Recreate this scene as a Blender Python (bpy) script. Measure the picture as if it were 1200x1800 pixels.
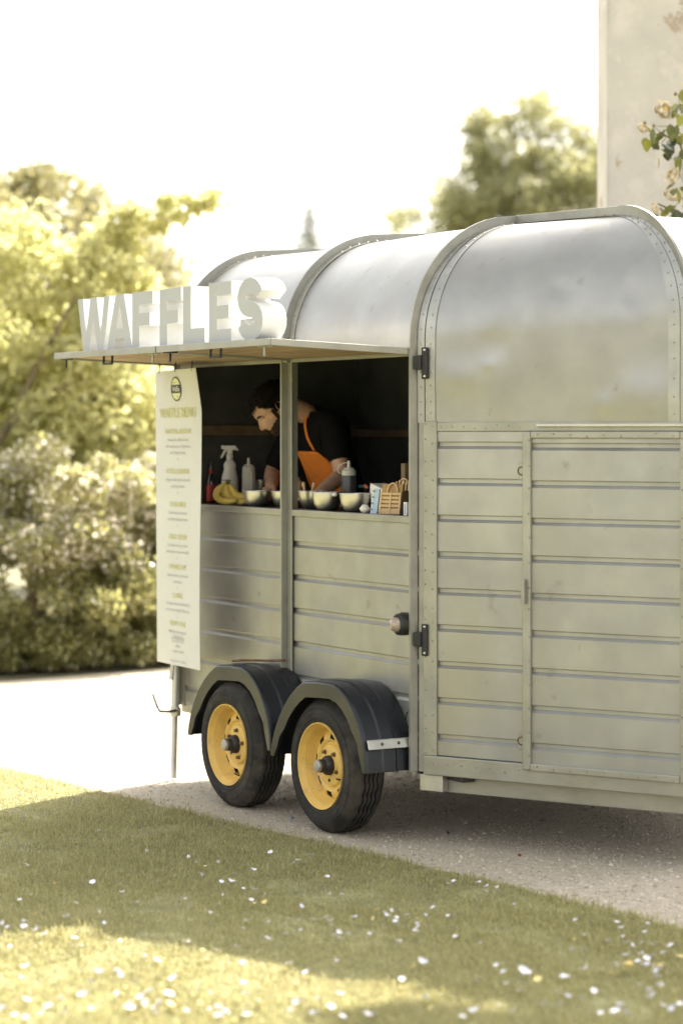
import bpy, bmesh, math, random
import numpy as np
from mathutils import Vector, Matrix, Euler
from mathutils.bvhtree import BVHTree

R = math.radians
for o in list(bpy.data.objects):
    bpy.data.objects.remove(o)
scene = bpy.context.scene
COL = scene.collection

# ------------------------------------------------------------------ camera, sky, sun, exposure
CAM_H = 1.70
F_PX = 4100.0            # focal length in pixels of a 1200 x 1800 frame
cam_d = bpy.data.cameras.new('camera')
cam = bpy.data.objects.new('camera', cam_d)
COL.objects.link(cam)
cam.location = (0, 0, CAM_H)
cam.rotation_euler = (R(90), 0, 0)
cam_d.sensor_fit = 'VERTICAL'
cam_d.sensor_height = 36.0
cam_d.lens = 36.0 * F_PX / 1800.0
cam_d.shift_y = -140.0 / 1800.0
cam_d.clip_start = 0.1
cam_d.clip_end = 2000.0
cam_d.dof.use_dof = True
cam_d.dof.focus_distance = 9.85
cam_d.dof.aperture_fstop = 1.55
cam_d.dof.aperture_blades = 0
scene.camera = cam

SUN_AZ = (0.54, 0.84)
SUN_EL = R(47)
world = bpy.data.worlds.new('World')
scene.world = world
world.use_nodes = True
wn, wl = world.node_tree.nodes, world.node_tree.links
wn.clear()
w_out = wn.new('ShaderNodeOutputWorld')
w_bg = wn.new('ShaderNodeBackground')
w_sky = wn.new('ShaderNodeTexSky')
w_sky.sky_type = 'NISHITA'
w_sky.sun_disc = False
w_sky.sun_elevation = SUN_EL
w_sky.sun_rotation = math.atan2(SUN_AZ[0], SUN_AZ[1])
w_sky.air_density = 1.0
w_sky.dust_density = 4.0
w_sky.ozone_density = 1.0
w_hs = wn.new('ShaderNodeHueSaturation')
w_hs.inputs['Saturation'].default_value = 0.20
wl.new(w_sky.outputs[0], w_hs.inputs['Color'])
w_tint = wn.new('ShaderNodeMix'); w_tint.data_type = 'RGBA'; w_tint.blend_type = 'MULTIPLY'      # warm white balance
w_tint.inputs['Factor'].default_value = 1.0
w_tint.inputs['B'].default_value = (1.0, 0.98, 0.94, 1)
wl.new(w_hs.outputs[0], w_tint.inputs['A'])
wl.new(w_tint.outputs['Result'], w_bg.inputs['Color'])
w_bg.inputs['Strength'].default_value = 0.15
wl.new(w_bg.outputs[0], w_out.inputs[0])

sun_d = bpy.data.lights.new('sun', 'SUN')
sun_d.energy = 4.3
sun_d.angle = R(0.5)
sun_d.color = (1.0, 0.93, 0.80)
sun = bpy.data.objects.new('sun', sun_d)
COL.objects.link(sun)
sun.location = (10, 16, 20)
sun.rotation_euler = Vector((-SUN_AZ[0] * math.cos(SUN_EL), -SUN_AZ[1] * math.cos(SUN_EL), -math.sin(SUN_EL))).to_track_quat('-Z', 'Y').to_euler()

scene.view_settings.view_transform = 'Standard'
scene.view_settings.look = 'None'
scene.view_settings.gamma = 1.0
scene.view_settings.use_curve_mapping = False
scene.view_settings.exposure = 1.86
scene.render.engine = 'CYCLES'
scene.cycles.use_denoising = True
scene.cycles.max_bounces = 8
scene.cycles.transparent_max_bounces = 8
scene.cycles.sample_clamp_indirect = 8.0
scene.render.film_transparent = False

# ------------------------------------------------------------------ helpers
def tag(o, label=None, cat=None, group=None, kind=None):
    if label: o['label'] = label
    if cat: o['category'] = cat
    if group: o['group'] = group
    if kind: o['kind'] = kind
    return o

def empty(name, loc=(0, 0, 0), rz=0.0, label=None, cat=None, group=None):
    o = bpy.data.objects.new(name, None)
    COL.objects.link(o)
    o.empty_display_size = 0.1
    o.location = loc
    o.rotation_euler = (0, 0, rz)
    return tag(o, label, cat, group)

class MB:
    """collects faces and links them as one mesh object"""
    def __init__(self):
        self.v, self.f = [], []
    def add(self, vs, fs):
        b = len(self.v)
        self.v += [tuple(p) for p in vs]
        self.f += [tuple(i + b for i in f) for f in fs]
        return self
    def box(self, x0, x1, y0, y1, z0, z1, fn=None):
        vs = [(x, y, z) for z in (z0, z1) for y in (y0, y1) for x in (x0, x1)]
        if fn: vs = [fn(*p) for p in vs]
        return self.add(vs, [(0, 2, 3, 1), (4, 5, 7, 6), (0, 1, 5, 4), (2, 6, 7, 3), (0, 4, 6, 2), (1, 3, 7, 5)])
    def obox(self, c, a, b, d):
        c, a, b, d = Vector(c), Vector(a), Vector(b), Vector(d)
        vs = [c + x * a + y * b + z * d for z in (-1, 1) for y in (-1, 1) for x in (-1, 1)]
        return self.add(vs, [(0, 2, 3, 1), (4, 5, 7, 6), (0, 1, 5, 4), (2, 6, 7, 3), (0, 4, 6, 2), (1, 3, 7, 5)])
    def prism(self, lo, hi):
        n = len(lo)
        fs = [tuple(range(n - 1, -1, -1)), tuple(range(n, 2 * n))]
        fs += [(i, (i + 1) % n, n + (i + 1) % n, n + i) for i in range(n)]
        return self.add(list(lo) + list(hi), fs)
    def strip(self, A, B):
        n = len(A)
        return self.add(list(A) + list(B), [(i, i + 1, n + i + 1, n + i) for i in range(n - 1)])
    def grid(self, fn, nu, nv):
        vs = [fn(i / nu, j / nv) for j in range(nv + 1) for i in range(nu + 1)]
        k = nu + 1
        return self.add(vs, [(j * k + i, j * k + i + 1, (j + 1) * k + i + 1, (j + 1) * k + i) for j in range(nv) for i in range(nu)])
    def tube(self, path, r, n=8, cap=True):
        path = [Vector(p) for p in path]
        m = len(path)
        rs = r if isinstance(r, (list, tuple)) else [r] * m
        vs, fs = [], []
        t0 = (path[1] - path[0]).normalized()
        ref = Vector((0, 0, 1)) if abs(t0.z) < 0.9 else Vector((1, 0, 0))
        nx = t0.cross(ref).normalized()
        for i, p in enumerate(path):
            t = (path[min(i + 1, m - 1)] - path[max(i - 1, 0)]).normalized()
            nx = (nx - t * nx.dot(t)).normalized()
            ny = t.cross(nx)
            for k in range(n):
                a = 2 * math.pi * k / n
                vs.append(p + (nx * math.cos(a) + ny * math.sin(a)) * rs[i])
        for i in range(m - 1):
            for k in range(n):
                a, b = i * n + k, i * n + (k + 1) % n
                fs.append((a, b, b + n, a + n))
        if cap:
            fs.append(tuple(range(n - 1, -1, -1)))
            fs.append(tuple(range((m - 1) * n, m * n)))
        return self.add(vs, fs)
    def lathe(self, prof, n=32, o=(0, 0, 0), ax=(0, 0, 1), closed=False):
        o, ax = Vector(o), Vector(ax).normalized()
        ref = Vector((1, 0, 0)) if abs(ax.x) < 0.9 else Vector((0, 1, 0))
        e1 = ax.cross(ref).normalized()
        e2 = ax.cross(e1)
        vs = []
        for (r, h) in prof:
            for k in range(n):
                a = 2 * math.pi * k / n
                vs.append(o + ax * h + (e1 * math.cos(a) + e2 * math.sin(a)) * r)
        fs = []
        m = len(prof)
        for i in range(m - 1 + (1 if closed else 0)):
            for k in range(n):
                a, b = i * n + k, i * n + (k + 1) % n
                c, d = ((i + 1) % m) * n + (k + 1) % n, ((i + 1) % m) * n + k
                fs.append((a, b, c, d))
        return self.add(vs, fs)
    def dome(self, c, ax, r, h, n=6):
        c, ax = Vector(c), Vector(ax).normalized()
        ref = Vector((0, 0, 1)) if abs(ax.z) < 0.9 else Vector((1, 0, 0))
        e1 = ax.cross(ref).normalized(); e2 = ax.cross(e1)
        vs = [c + (e1 * math.cos(2 * math.pi * k / n) + e2 * math.sin(2 * math.pi * k / n)) * r for k in range(n)]
        vs += [c + ax * h * 0.8 + (e1 * math.cos(2 * math.pi * k / n) + e2 * math.sin(2 * math.pi * k / n)) * r * 0.6 for k in range(n)]
        vs.append(c + ax * h)
        fs = [(k, (k + 1) % n, n + (k + 1) % n, n + k) for k in range(n)] + [(n + k, n + (k + 1) % n, 2 * n) for k in range(n)]
        return self.add(vs, fs)
    def mesh(self, name, mat=None, smooth=False):
        me = bpy.data.meshes.new(name)
        me.from_pydata([tuple(p) for p in self.v], [], self.f)
        if mat: me.materials.append(mat)
        bm = bmesh.new(); bm.from_mesh(me)
        bmesh.ops.recalc_face_normals(bm, faces=bm.faces)
        bm.to_mesh(me); bm.free()
        if smooth:
            me.polygons.foreach_set('use_smooth', [True] * len(me.polygons))
            if smooth == 'auto':
                me.set_sharp_from_angle(angle=R(35))
        me.update()
        return me
    def build(self, name, mat, parent=None, smooth=False, bevel=0.0, seg=2):
        me = self.mesh(name, mat, smooth)
        o = bpy.data.objects.new(name, me)
        COL.objects.link(o)
        if parent: o.parent = parent
        if bevel:
            b = o.modifiers.new('bevel', 'BEVEL')
            b.width = bevel; b.segments = seg; b.limit_method = 'ANGLE'; b.angle_limit = R(40)
        return o

def link_mesh(name, me, parent=None, loc=None, rot=None, scale=None):
    o = bpy.data.objects.new(name, me)
    COL.objects.link(o)
    if parent: o.parent = parent
    if loc is not None: o.location = loc
    if rot is not None: o.rotation_euler = rot
    if scale is not None: o.scale = scale if hasattr(scale, '__len__') else (scale,) * 3
    return o

def np_mesh(name, V, F, mat, parent=None, smooth=False):
    """V (n,3), F (m,k) int arrays"""
    me = bpy.data.meshes.new(name)
    me.vertices.add(len(V)); me.vertices.foreach_set('co', np.asarray(V, np.float32).ravel())
    k = F.shape[1]
    me.loops.add(F.size); me.loops.foreach_set('vertex_index', np.asarray(F, np.int32).ravel())
    me.polygons.add(len(F))
    me.polygons.foreach_set('loop_start', np.arange(0, F.size, k, dtype=np.int32))
    try: me.polygons.foreach_set('loop_total', np.full(len(F), k, np.int32))
    except Exception: pass
    if smooth: me.polygons.foreach_set('use_smooth', np.ones(len(F), bool))
    me.materials.append(mat)
    me.update(calc_edges=True)
    me.validate()
    return link_mesh(name, me, parent)

# ------------------------------------------------------------------ materials
def new_mat(name):
    m = bpy.data.materials.new(name)
    m.use_nodes = True
    nt = m.node_tree
    return m, nt.nodes, nt.links, nt.nodes['Principled BSDF']

def mat(name, col, rough=0.5, metal=0.0, var=0.12, vscale=8.0, rvar=0.0, bump=0.0, bscale=60.0, spec=0.5, coat=0.0, spots=None, stretch=None, trans=0.0, detail=5.0):
    """principled with noise in colour, gloss and relief; spots = (colour, scale, threshold, softness)"""
    m, n, l, p = new_mat(name)
    tc = n.new('ShaderNodeTexCoord')
    src = tc.outputs['Object']
    if stretch:
        mp = n.new('ShaderNodeMapping'); mp.inputs['Scale'].default_value = stretch
        l.new(src, mp.inputs['Vector']); src = mp.outputs['Vector']
    nz = n.new('ShaderNodeTexNoise'); nz.inputs['Scale'].default_value = vscale; nz.inputs['Detail'].default_value = detail
    l.new(src, nz.inputs['Vector'])
    cr = n.new('ShaderNodeValToRGB')
    cr.color_ramp.elements[0].position = 0.3; cr.color_ramp.elements[1].position = 0.7
    cr.color_ramp.elements[0].color = tuple(max(0, c * (1 - var)) for c in col) + (1,)
    cr.color_ramp.elements[1].color = tuple(min(1, c * (1 + var)) for c in col) + (1,)
    l.new(nz.outputs['Fac'], cr.inputs['Fac'])
    out = cr.outputs['Color']
    if spots:
        for (sc, ss, th, so) in (spots if isinstance(spots, list) else [spots]):
            n2 = n.new('ShaderNodeTexNoise'); n2.inputs['Scale'].default_value = ss; n2.inputs['Detail'].default_value = 7.0
            n2.inputs['Roughness'].default_value = 0.65
            l.new(src, n2.inputs['Vector'])
            mr = n.new('ShaderNodeMapRange'); mr.inputs['From Min'].default_value = th; mr.inputs['From Max'].default_value = th + so
            l.new(n2.outputs['Fac'], mr.inputs['Value'])
            mx = n.new('ShaderNodeMix'); mx.data_type = 'RGBA'
            l.new(mr.outputs['Result'], mx.inputs['Factor']); l.new(out, mx.inputs['A'])
            mx.inputs['B'].default_value = tuple(sc) + (1,)
            out = mx.outputs['Result']
    l.new(out, p.inputs['Base Color'])
    p.inputs['Roughness'].default_value = rough
    p.inputs['Metallic'].default_value = metal
    p.inputs['Specular IOR Level'].default_value = spec
    p.inputs['Coat Weight'].default_value = coat
    p.inputs['Transmission Weight'].default_value = trans
    if rvar:
        n3 = n.new('ShaderNodeTexNoise'); n3.inputs['Scale'].default_value = vscale * 0.6; n3.inputs['Detail'].default_value = 6.0
        l.new(src, n3.inputs['Vector'])
        mr = n.new('ShaderNodeMapRange'); mr.inputs['From Min'].default_value = 0.3; mr.inputs['From Max'].default_value = 0.7
        mr.inputs['To Min'].default_value = max(0.03, rough - rvar); mr.inputs['To Max'].default_value = min(1, rough + rvar)
        l.new(n3.outputs['Fac'], mr.inputs['Value']); l.new(mr.outputs['Result'], p.inputs['Roughness'])
    if bump:
        n4 = n.new('ShaderNodeTexNoise'); n4.inputs['Scale'].default_value = bscale; n4.inputs['Detail'].default_value = 4.0
        l.new(src, n4.inputs['Vector'])
        b = n.new('ShaderNodeBump'); b.inputs['Strength'].default_value = min(1.0, bump); b.inputs['Distance'].default_value = 0.01
        l.new(n4.outputs['Fac'], b.inputs['Height']); l.new(b.outputs['Normal'], p.inputs['Normal'])
    return m

def metal_skin(name, col, rough, wave, wscale, metal=1.0):
    """sheet metal: gloss varies, large shallow waves and fine grain bend the reflections"""
    m, n, l, p = new_mat(name)
    tc = n.new('ShaderNodeTexCoord')
    def noise(s, d, st=None):
        q = n.new('ShaderNodeTexNoise'); q.inputs['Scale'].default_value = s; q.inputs['Detail'].default_value = d
        if st:
            mp = n.new('ShaderNodeMapping'); mp.inputs['Scale'].default_value = st
            l.new(tc.outputs['Object'], mp.inputs['Vector']); l.new(mp.outputs['Vector'], q.inputs['Vector'])
        else: l.new(tc.outputs['Object'], q.inputs['Vector'])
        return q
    a = noise(2.3, 6); b = noise(wscale, 2); c = noise(160, 3); d = noise(6, 8)
    cr = n.new('ShaderNodeValToRGB')
    cr.color_ramp.elements[0].position = 0.35; cr.color_ramp.elements[1].position = 0.68
    cr.color_ramp.elements[0].color = tuple(x * 0.93 for x in col) + (1,)
    cr.color_ramp.elements[1].color = tuple(min(1, x * 1.08) for x in col) + (1,)
    l.new(d.outputs['Fac'], cr.inputs['Fac'])
    st = noise(1.6, 5, (2.2, 2.2, 0.6)); sp = noise(9, 9)
    base = cr.outputs['Color']
    for src_, lo, hi, k in ((st, 0.50, 0.80, 0.92), (sp, 0.66, 0.74, 0.80)):
        q = n.new('ShaderNodeMapRange'); q.inputs['From Min'].default_value = lo; q.inputs['From Max'].default_value = hi
        l.new(src_.outputs['Fac'], q.inputs['Value'])
        mm = n.new('ShaderNodeMix'); mm.data_type = 'RGBA'
        l.new(q.outputs['Result'], mm.inputs['Factor']); l.new(base, mm.inputs['A'])
        mm.inputs['B'].default_value = (col[0] * k, col[1] * k * 0.97, col[2] * k * 0.90, 1)
        base = mm.outputs['Result']
    l.new(base, p.inputs['Base Color'])
    mr = n.new('ShaderNodeMapRange'); mr.inputs['From Min'].default_value = 0.3; mr.inputs['From Max'].default_value = 0.7
    mr.inputs['To Min'].default_value = rough * 0.82; mr.inputs['To Max'].default_value = rough * 1.25
    l.new(a.outputs['Fac'], mr.inputs['Value']); l.new(mr.outputs['Result'], p.inputs['Roughness'])
    p.inputs['Metallic'].default_value = metal
    b1 = n.new('ShaderNodeBump'); b1.inputs['Strength'].default_value = wave; b1.inputs['Distance'].default_value = 0.05
    l.new(b.outputs['Fac'], b1.inputs['Height'])
    b2 = n.new('ShaderNodeBump'); b2.inputs['Strength'].default_value = 0.05; b2.inputs['Distance'].default_value = 0.002
    l.new(c.outputs['Fac'], b2.inputs['Height']); l.new(b1.outputs['Normal'], b2.inputs['Normal'])
    l.new(b2.outputs['Normal'], p.inputs['Normal'])
    return m

def leaf_mat(name, dark, light, transl, rough=0.38, tw=0.5, spec=0.5):
    """each leaf its own tone, light passes through it"""
    m, n, l, p = new_mat(name)
    g = n.new('ShaderNodeNewGeometry')
    cr = n.new('ShaderNodeValToRGB')
    cr.color_ramp.elements[0].color = tuple(dark) + (1,); cr.color_ramp.elements[1].color = tuple(light) + (1,)
    l.new(g.outputs['Random Per Island'], cr.inputs['Fac'])
    l.new(cr.outputs['Color'], p.inputs['Base Color'])
    p.inputs['Roughness'].default_value = rough
    p.inputs['Specular IOR Level'].default_value = spec
    t = n.new('ShaderNodeBsdfTranslucent'); t.inputs['Color'].default_value = tuple(transl) + (1,)
    mx = n.new('ShaderNodeMixShader'); mx.inputs['Fac'].default_value = tw
    l.new(p.outputs[0], mx.inputs[1]); l.new(t.outputs[0], mx.inputs[2])
    l.new(mx.outputs[0], n['Material Output'].inputs['Surface'])
    return m

def island_mat(name, cols, rough=0.8):
    m, n, l, p = new_mat(name)
    g = n.new('ShaderNodeNewGeometry')
    cr = n.new('ShaderNodeValToRGB')
    els = cr.color_ramp.elements
    while len(els) < len(cols): els.new(0.5)
    for i, c in enumerate(cols):
        els[i].position = i / max(1, len(cols) - 1); els[i].color = tuple(c) + (1,)
    l.new(g.outputs['Random Per Island'], cr.inputs['Fac'])
    l.new(cr.outputs['Color'], p.inputs['Base Color'])
    p.inputs['Roughness'].default_value = rough
    return m

# ------------------------------------------------------------------ the trailer's own frame: s along its side, w into it, z up
U = Vector((0.5137, -0.858, 0)); N = Vector((0.858, 0.5137, 0))
P0 = Vector((0.0905, 10.0104, 0))
RZ = math.atan2(-0.858, 0.5137)
def T(s, w, z=0.0):
    p = P0 + U * s + N * w
    return (p.x, p.y, z)
S_END, S_MID, S_COR = -1.714, -0.64, 0.4325
BW = 1.70                  # body width
VA = R(27.2)               # the nose tapers by this much
VX, VY = math.cos(VA), math.sin(VA)
def Q(t, d, z):            # along the tapered nose wall, d inwards
    return (S_COR + VX * t - VY * d, VY * t + VX * d, z)
T_END = 1.212

# ------------------------------------------------------------------ setting: ground, gravel, lawn
M_ground = mat('rough_grass', (0.15, 0.14, 0.07), 0.95, var=0.4, vscale=1.2, spots=((0.16, 0.14, 0.06), 0.5, 0.5, 0.2))
M_gravel = mat('gravel', (0.44, 0.38, 0.285), 0.95, var=0.18, vscale=26, bump=0.9, bscale=110, spots=[((0.56, 0.50, 0.42), 190, 0.53, 0.06), ((0.27, 0.225, 0.16), 150, 0.60, 0.06), ((0.41, 0.35, 0.265), 1.6, 0.5, 0.25), ((0.35, 0.295, 0.215), 0.9, 0.58, 0.12)])
M_lawn = mat('lawn_thatch', (0.25, 0.24, 0.115), 0.95, var=0.3, vscale=5, bump=0.8, bscale=160, spots=[((0.33, 0.285, 0.165), 2.2, 0.54, 0.16), ((0.15, 0.15, 0.06), 45, 0.55, 0.1)])

def sheet(name, pts, z, m):
    mb = MB(); mb.add([(x, y, z) for x, y in pts], [tuple(range(len(pts)))])
    o = mb.build(name, m)
    o['kind'] = 'structure'
    return o
sheet('ground', [(-400, -400), (400, -400), (400, 900), (-400, 900)], -0.02, M_ground)

E0, ED = Vector((-1.714, 11.71)), Vector((0.608, -0.794))       # the lawn's edge
EN = Vector((0.794, 0.608))                                     # from the lawn towards the gravel
rng = random.Random(4)
edge = []
k = -30.0
while k < 22:
    dense = -3 < k < 8
    amp = 0.018 if dense else 0.0
    q = E0 + ED * k + EN * (amp * (math.sin(k * 2.3) + 0.6 * math.sin(k * 5.1 + 1) + 0.7 * rng.uniform(-1, 1)))
    edge.append((q.x, q.y))
    k += 0.09 if dense else 1.0
grav = [(x - 0.25 * EN.x, y - 0.25 * EN.y) for x, y in edge]
gravel_o = sheet('gravel_drive', grav + [(30, -2), (34, 30), (6, 26), (2.0, 20.2), (-0.2, 17.8), (-1.3, 16.75), (-2.3, 15.9), (-4.5, 15.2), (-9, 16.2), (-24, 30)], 0.0, M_gravel)
# the lawn: a turf sheet a finger's breadth above the gravel with a cut edge
mb = MB()
lawn_pts = edge + [(12, -40), (-70, -40), (-70, 36)]
n = len(lawn_pts)
mb.add([(x, y, 0.012) for x, y in lawn_pts], [tuple(range(n))])
mb.strip([(x, y, 0.012) for x, y in edge], [(x + 0.008 * EN.x, y + 0.008 * EN.y, -0.004) for x, y in edge])
lawn_o = mb.build('lawn', M_lawn); lawn_o['kind'] = 'structure'

# grass blades on the part of the lawn in view
nr = np.random.default_rng(11)
def edge_dist(x, y): return (x - E0.x) * EN.x + (y - E0.y) * EN.y     # < 0 on the lawn
NB = 450000
gy = 6.0 + 6.6 * nr.random(NB) ** 1.25
gx = (nr.random(NB) * 1.30 - 0.65) * gy * 0.36
ed = edge_dist(gx, gy)
keep = (ed < 0.0) | (nr.random(NB) < 0.55 * np.exp(-np.maximum(ed, 0) / 0.022) * (0.5 + 0.5 * np.sin(gx * 23) * np.sin(gy * 17)))
thin = np.sin(gx * 4.3 + 2 * np.sin(gy * 3.1)) * np.sin(gy * 5.2 + 1.7 * np.cos(gx * 6.3))
keep &= ~((thin > 0.55) & (nr.random(NB) < 0.55))
gx, gy = gx[keep], gy[keep]
nb = len(gx)
patch = np.sin(gx * 3.1 + 1.3 * np.sin(gy * 2.3)) * np.sin(gy * 2.7 + np.cos(gx * 4.1)) + 0.5 * np.sin(gx * 9 + gy * 7) * np.sin(gy * 11 - gx * 5)
ln = (0.011 + 0.014 * nr.random(nb)) * (1 + 0.28 * patch)
ln = ln * (1 + 0.9 * (nr.random(nb) < 0.05)) * (1 + 0.7 * np.exp(-np.abs(edge_dist(gx, gy)) / 0.05) * nr.random(nb))
az = nr.random(nb) * 2 * np.pi
lean = 0.25 + 0.85 * nr.random(nb)
wd = 0.0013 + 0.0011 * nr.random(nb)
dx, dy = np.cos(az), np.sin(az)
V = np.zeros((nb, 5, 3), np.float32)
bz = 0.008
V[:, 0] = np.stack([gx - dy * wd, gy + dx * wd, np.full(nb, bz)], 1)
V[:, 1] = np.stack([gx + dy * wd, gy - dx * wd, np.full(nb, bz)], 1)
mx_, my_ = gx + dx * ln * 0.35 * lean, gy + dy * ln * 0.35 * lean
V[:, 2] = np.stack([mx_ + dy * wd * 0.8, my_ - dx * wd * 0.8, bz + ln * 0.6], 1)
V[:, 3] = np.stack([mx_ - dy * wd * 0.8, my_ + dx * wd * 0.8, bz + ln * 0.6], 1)
V[:, 4] = np.stack([gx + dx * ln * lean, gy + dy * ln * lean, bz + ln * (1.15 - 0.45 * lean)], 1)
b5 = (np.arange(nb) * 5)[:, None]
F = np.concatenate([b5 + np.array([[0, 1, 2]]), b5 + np.array([[0, 2, 3]]), b5 + np.array([[3, 2, 4]])])
M_blade = leaf_mat('grass_blade', (0.135, 0.135, 0.045), (0.46, 0.42, 0.20), (0.62, 0.57, 0.28), rough=0.5, tw=0.35, spec=0.35)
g = np_mesh('grass', V.reshape(-1, 3), F, M_blade)
tag(g, 'short mown olive grass of the lawn in front', 'grass', kind='stuff')

# loose stones lying on the drive, in the stretch near the wheels
NP = 62000
py_ = 8.0 + 6.0 * nr.random(NP) ** 1.3
px_ = (nr.random(NP) * 1.3 - 0.65) * py_ * 0.36
kp = edge_dist(px_, py_) > 0.02
px_, py_ = px_[kp], py_[kp]
npb = len(px_)
oc = np.array([[1, 0, 0], [0, 1, 0], [-1, 0, 0], [0, -1, 0], [0, 0, 1]], np.float32)
sz = (0.0025 + 0.0055 * nr.random(npb) ** 2.2 + 0.006 * (nr.random(npb) < 0.02))
a = nr.random(npb) * 6.283
sx = sz * (0.8 + 0.7 * nr.random(npb)); sy = sz; szz = sz * (0.5 + 0.5 * nr.random(npb))
ox, oy, oz = oc[:, 0], oc[:, 1], oc[:, 2]
jit = 1 + 0.35 * (nr.random((npb, 5)) - 0.5)
lx = ox[None] * sx[:, None] * jit; ly = oy[None] * sy[:, None] * jit; lz = oz[None] * szz[:, None] * jit
V = np.stack([px_[:, None] + lx * np.cos(a)[:, None] - ly * np.sin(a)[:, None], py_[:, None] + lx * np.sin(a)[:, None] + ly * np.cos(a)[:, None], lz + 0.0005], 2)
b5 = (np.arange(npb) * 5)[:, None]
F = np.concatenate([b5 + np.array([[0, 1, 4]]), b5 + np.array([[1, 2, 4]]), b5 + np.array([[2, 3, 4]]), b5 + np.array([[3, 0, 4]])])
M_stone = island_mat('loose_stone', [(0.27, 0.23, 0.165), (0.43, 0.37, 0.28), (0.51, 0.445, 0.345), (0.64, 0.57, 0.46)], 0.9)
st = np_mesh('loose_gravel', V.reshape(-1, 3), F, M_stone)
tag(st, 'loose pale gravel stones lying on the drive', 'gravel', kind='stuff')

# ------------------------------------------------------------------ vegetation
def clumps(ells, rg):
    """clump centres spread through a set of ellipsoids, more of them towards the skin: (x,y,z,rx,ry,rz,n,clump_radius)"""
    C, Rr = [], []
    for (x, y, z, rx, ry, rz, n, cr) in ells:
        for i in range(n):
            while True:
                d = Vector((rg.gauss(0, 1), rg.gauss(0, 1), rg.gauss(0, 1)))
                if d.length > 0.1: break
            d.normalize()
            q = (0.35 + 0.65 * rg.random() ** 0.5)
            C.append((x + d.x * rx * q, y + d.y * ry * q, z + d.z * rz * q)); Rr.append(cr * rg.uniform(0.6, 1.3))
    return np.array(C), np.array(Rr)

def leaf_cloud(name, C, Rr, n, size, m, parent, seed, asp=0.5, flat=0.5, zmin=0.02, droop=0.0):
    g = np.random.default_rng(seed)
    w8 = Rr ** 2; w8 = w8 / w8.sum()
    idx = g.choice(len(C), n, p=w8)
    d = g.normal(size=(n, 3)); d /= np.linalg.norm(d, axis=1)[:, None]
    rad = Rr[idx] * g.random(n) ** 0.45
    pos = C[idx] + d * rad[:, None] * np.array([1, 1, 0.75])
    pos[:, 2] = np.maximum(pos[:, 2], zmin + g.random(n) * 0.06)
    ax = d * 0.6 + g.normal(size=(n, 3)) * 0.6; ax[:, 2] -= droop; ax /= np.linalg.norm(ax, axis=1)[:, None]
    up = g.normal(size=(n, 3)) * (1 - flat) + np.array([0, 0, 1.0]) * flat
    sd = np.cross(ax, up); sd /= (np.linalg.norm(sd, axis=1)[:, None] + 1e-6)
    nm = np.cross(sd, ax)
    L = (size * (0.6 + 0.8 * g.random(n)))[:, None]
    Wd = L * asp * 0.5
    V = np.zeros((n, 4, 3), np.float32)
    V[:, 0] = pos - ax * L * 0.5
    V[:, 1] = pos + sd * Wd + nm * L * 0.08
    V[:, 2] = pos + ax * L * 0.5 - nm * L * 0.1
    V[:, 3] = pos - sd * Wd + nm * L * 0.08
    b = (np.arange(n) * 4)[:, None]
    F = np.concatenate([b + np.array([[0, 1, 2]]), b + np.array([[0, 2, 3]])])
    o = np_mesh(name, V.reshape(-1, 3), F, m, parent)
    o['kind'] = 'stuff'
    return o

M_bark = mat('bark', (0.16, 0.12, 0.07), 0.9, var=0.35, vscale=18, bump=0.8, bscale=30, stretch=(1, 1, 0.2))
def wood(parent, base, C, rg, trunk_r, top, nl, fork=0.35):
    """tapered trunk and limbs reaching into the crown, in the tree's own coordinates"""
    base, top = Vector(base), Vector(top)
    mb = MB()
    tr = [base.lerp(top, i / 6) + Vector((rg.uniform(-1, 1), rg.uniform(-1, 1), 0)) * trunk_r * (0.9 if 0 < i else 0) for i in range(7)]
    mb.tube(tr, [trunk_r * (1.25 - 1.0 * i / 6) for i in range(7)], 8)
    mb.build('trunk', M_bark, parent, smooth=True)
    mb = MB()
    for i in range(nl):
        e = Vector(C[rg.randrange(len(C))])
        s0 = fork + (1 - fork) * 0.8 * rg.random()
        j = min(5, int(s0 * 6)); p = tr[j].lerp(tr[j + 1], s0 * 6 - j)
        mid = p.lerp(e, 0.5) + Vector((rg.uniform(-.12, .12), rg.uniform(-.12, .12), rg.uniform(-0.05, .2))) * (e - p).length
        r0 = trunk_r * (0.5 - 0.25 * s0)
        mb.tube([p, p.lerp(mid, 0.5) + Vector((0, 0, .03)), mid, mid.lerp(e, 0.55), e], [r0, r0 * .8, r0 * .6, r0 * .35, r0 * .12], 6)
    mb.build('limbs', M_bark, parent, smooth=True)

def tree(name, loc, ells, n_leaf, size, m, label, cat, seed, trunk_r=0.1, top=None, nl=14, asp=0.5, group=None, droop=0.0, flat=0.4, zmin=0.02, bases=None):
    rg = random.Random(seed)
    o = empty(name, loc, 0, label, cat, group)
    C, Rr = clumps(ells, rg)
    top = top or (0, 0, max(e[2] for e in ells))
    wood(o, (0, 0, -0.05), C, rg, trunk_r, top, nl)
    leaf_cloud('crown', C, Rr, n_leaf, size, m, o, seed + 7, asp, flat, zmin, droop)
    return o

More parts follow.
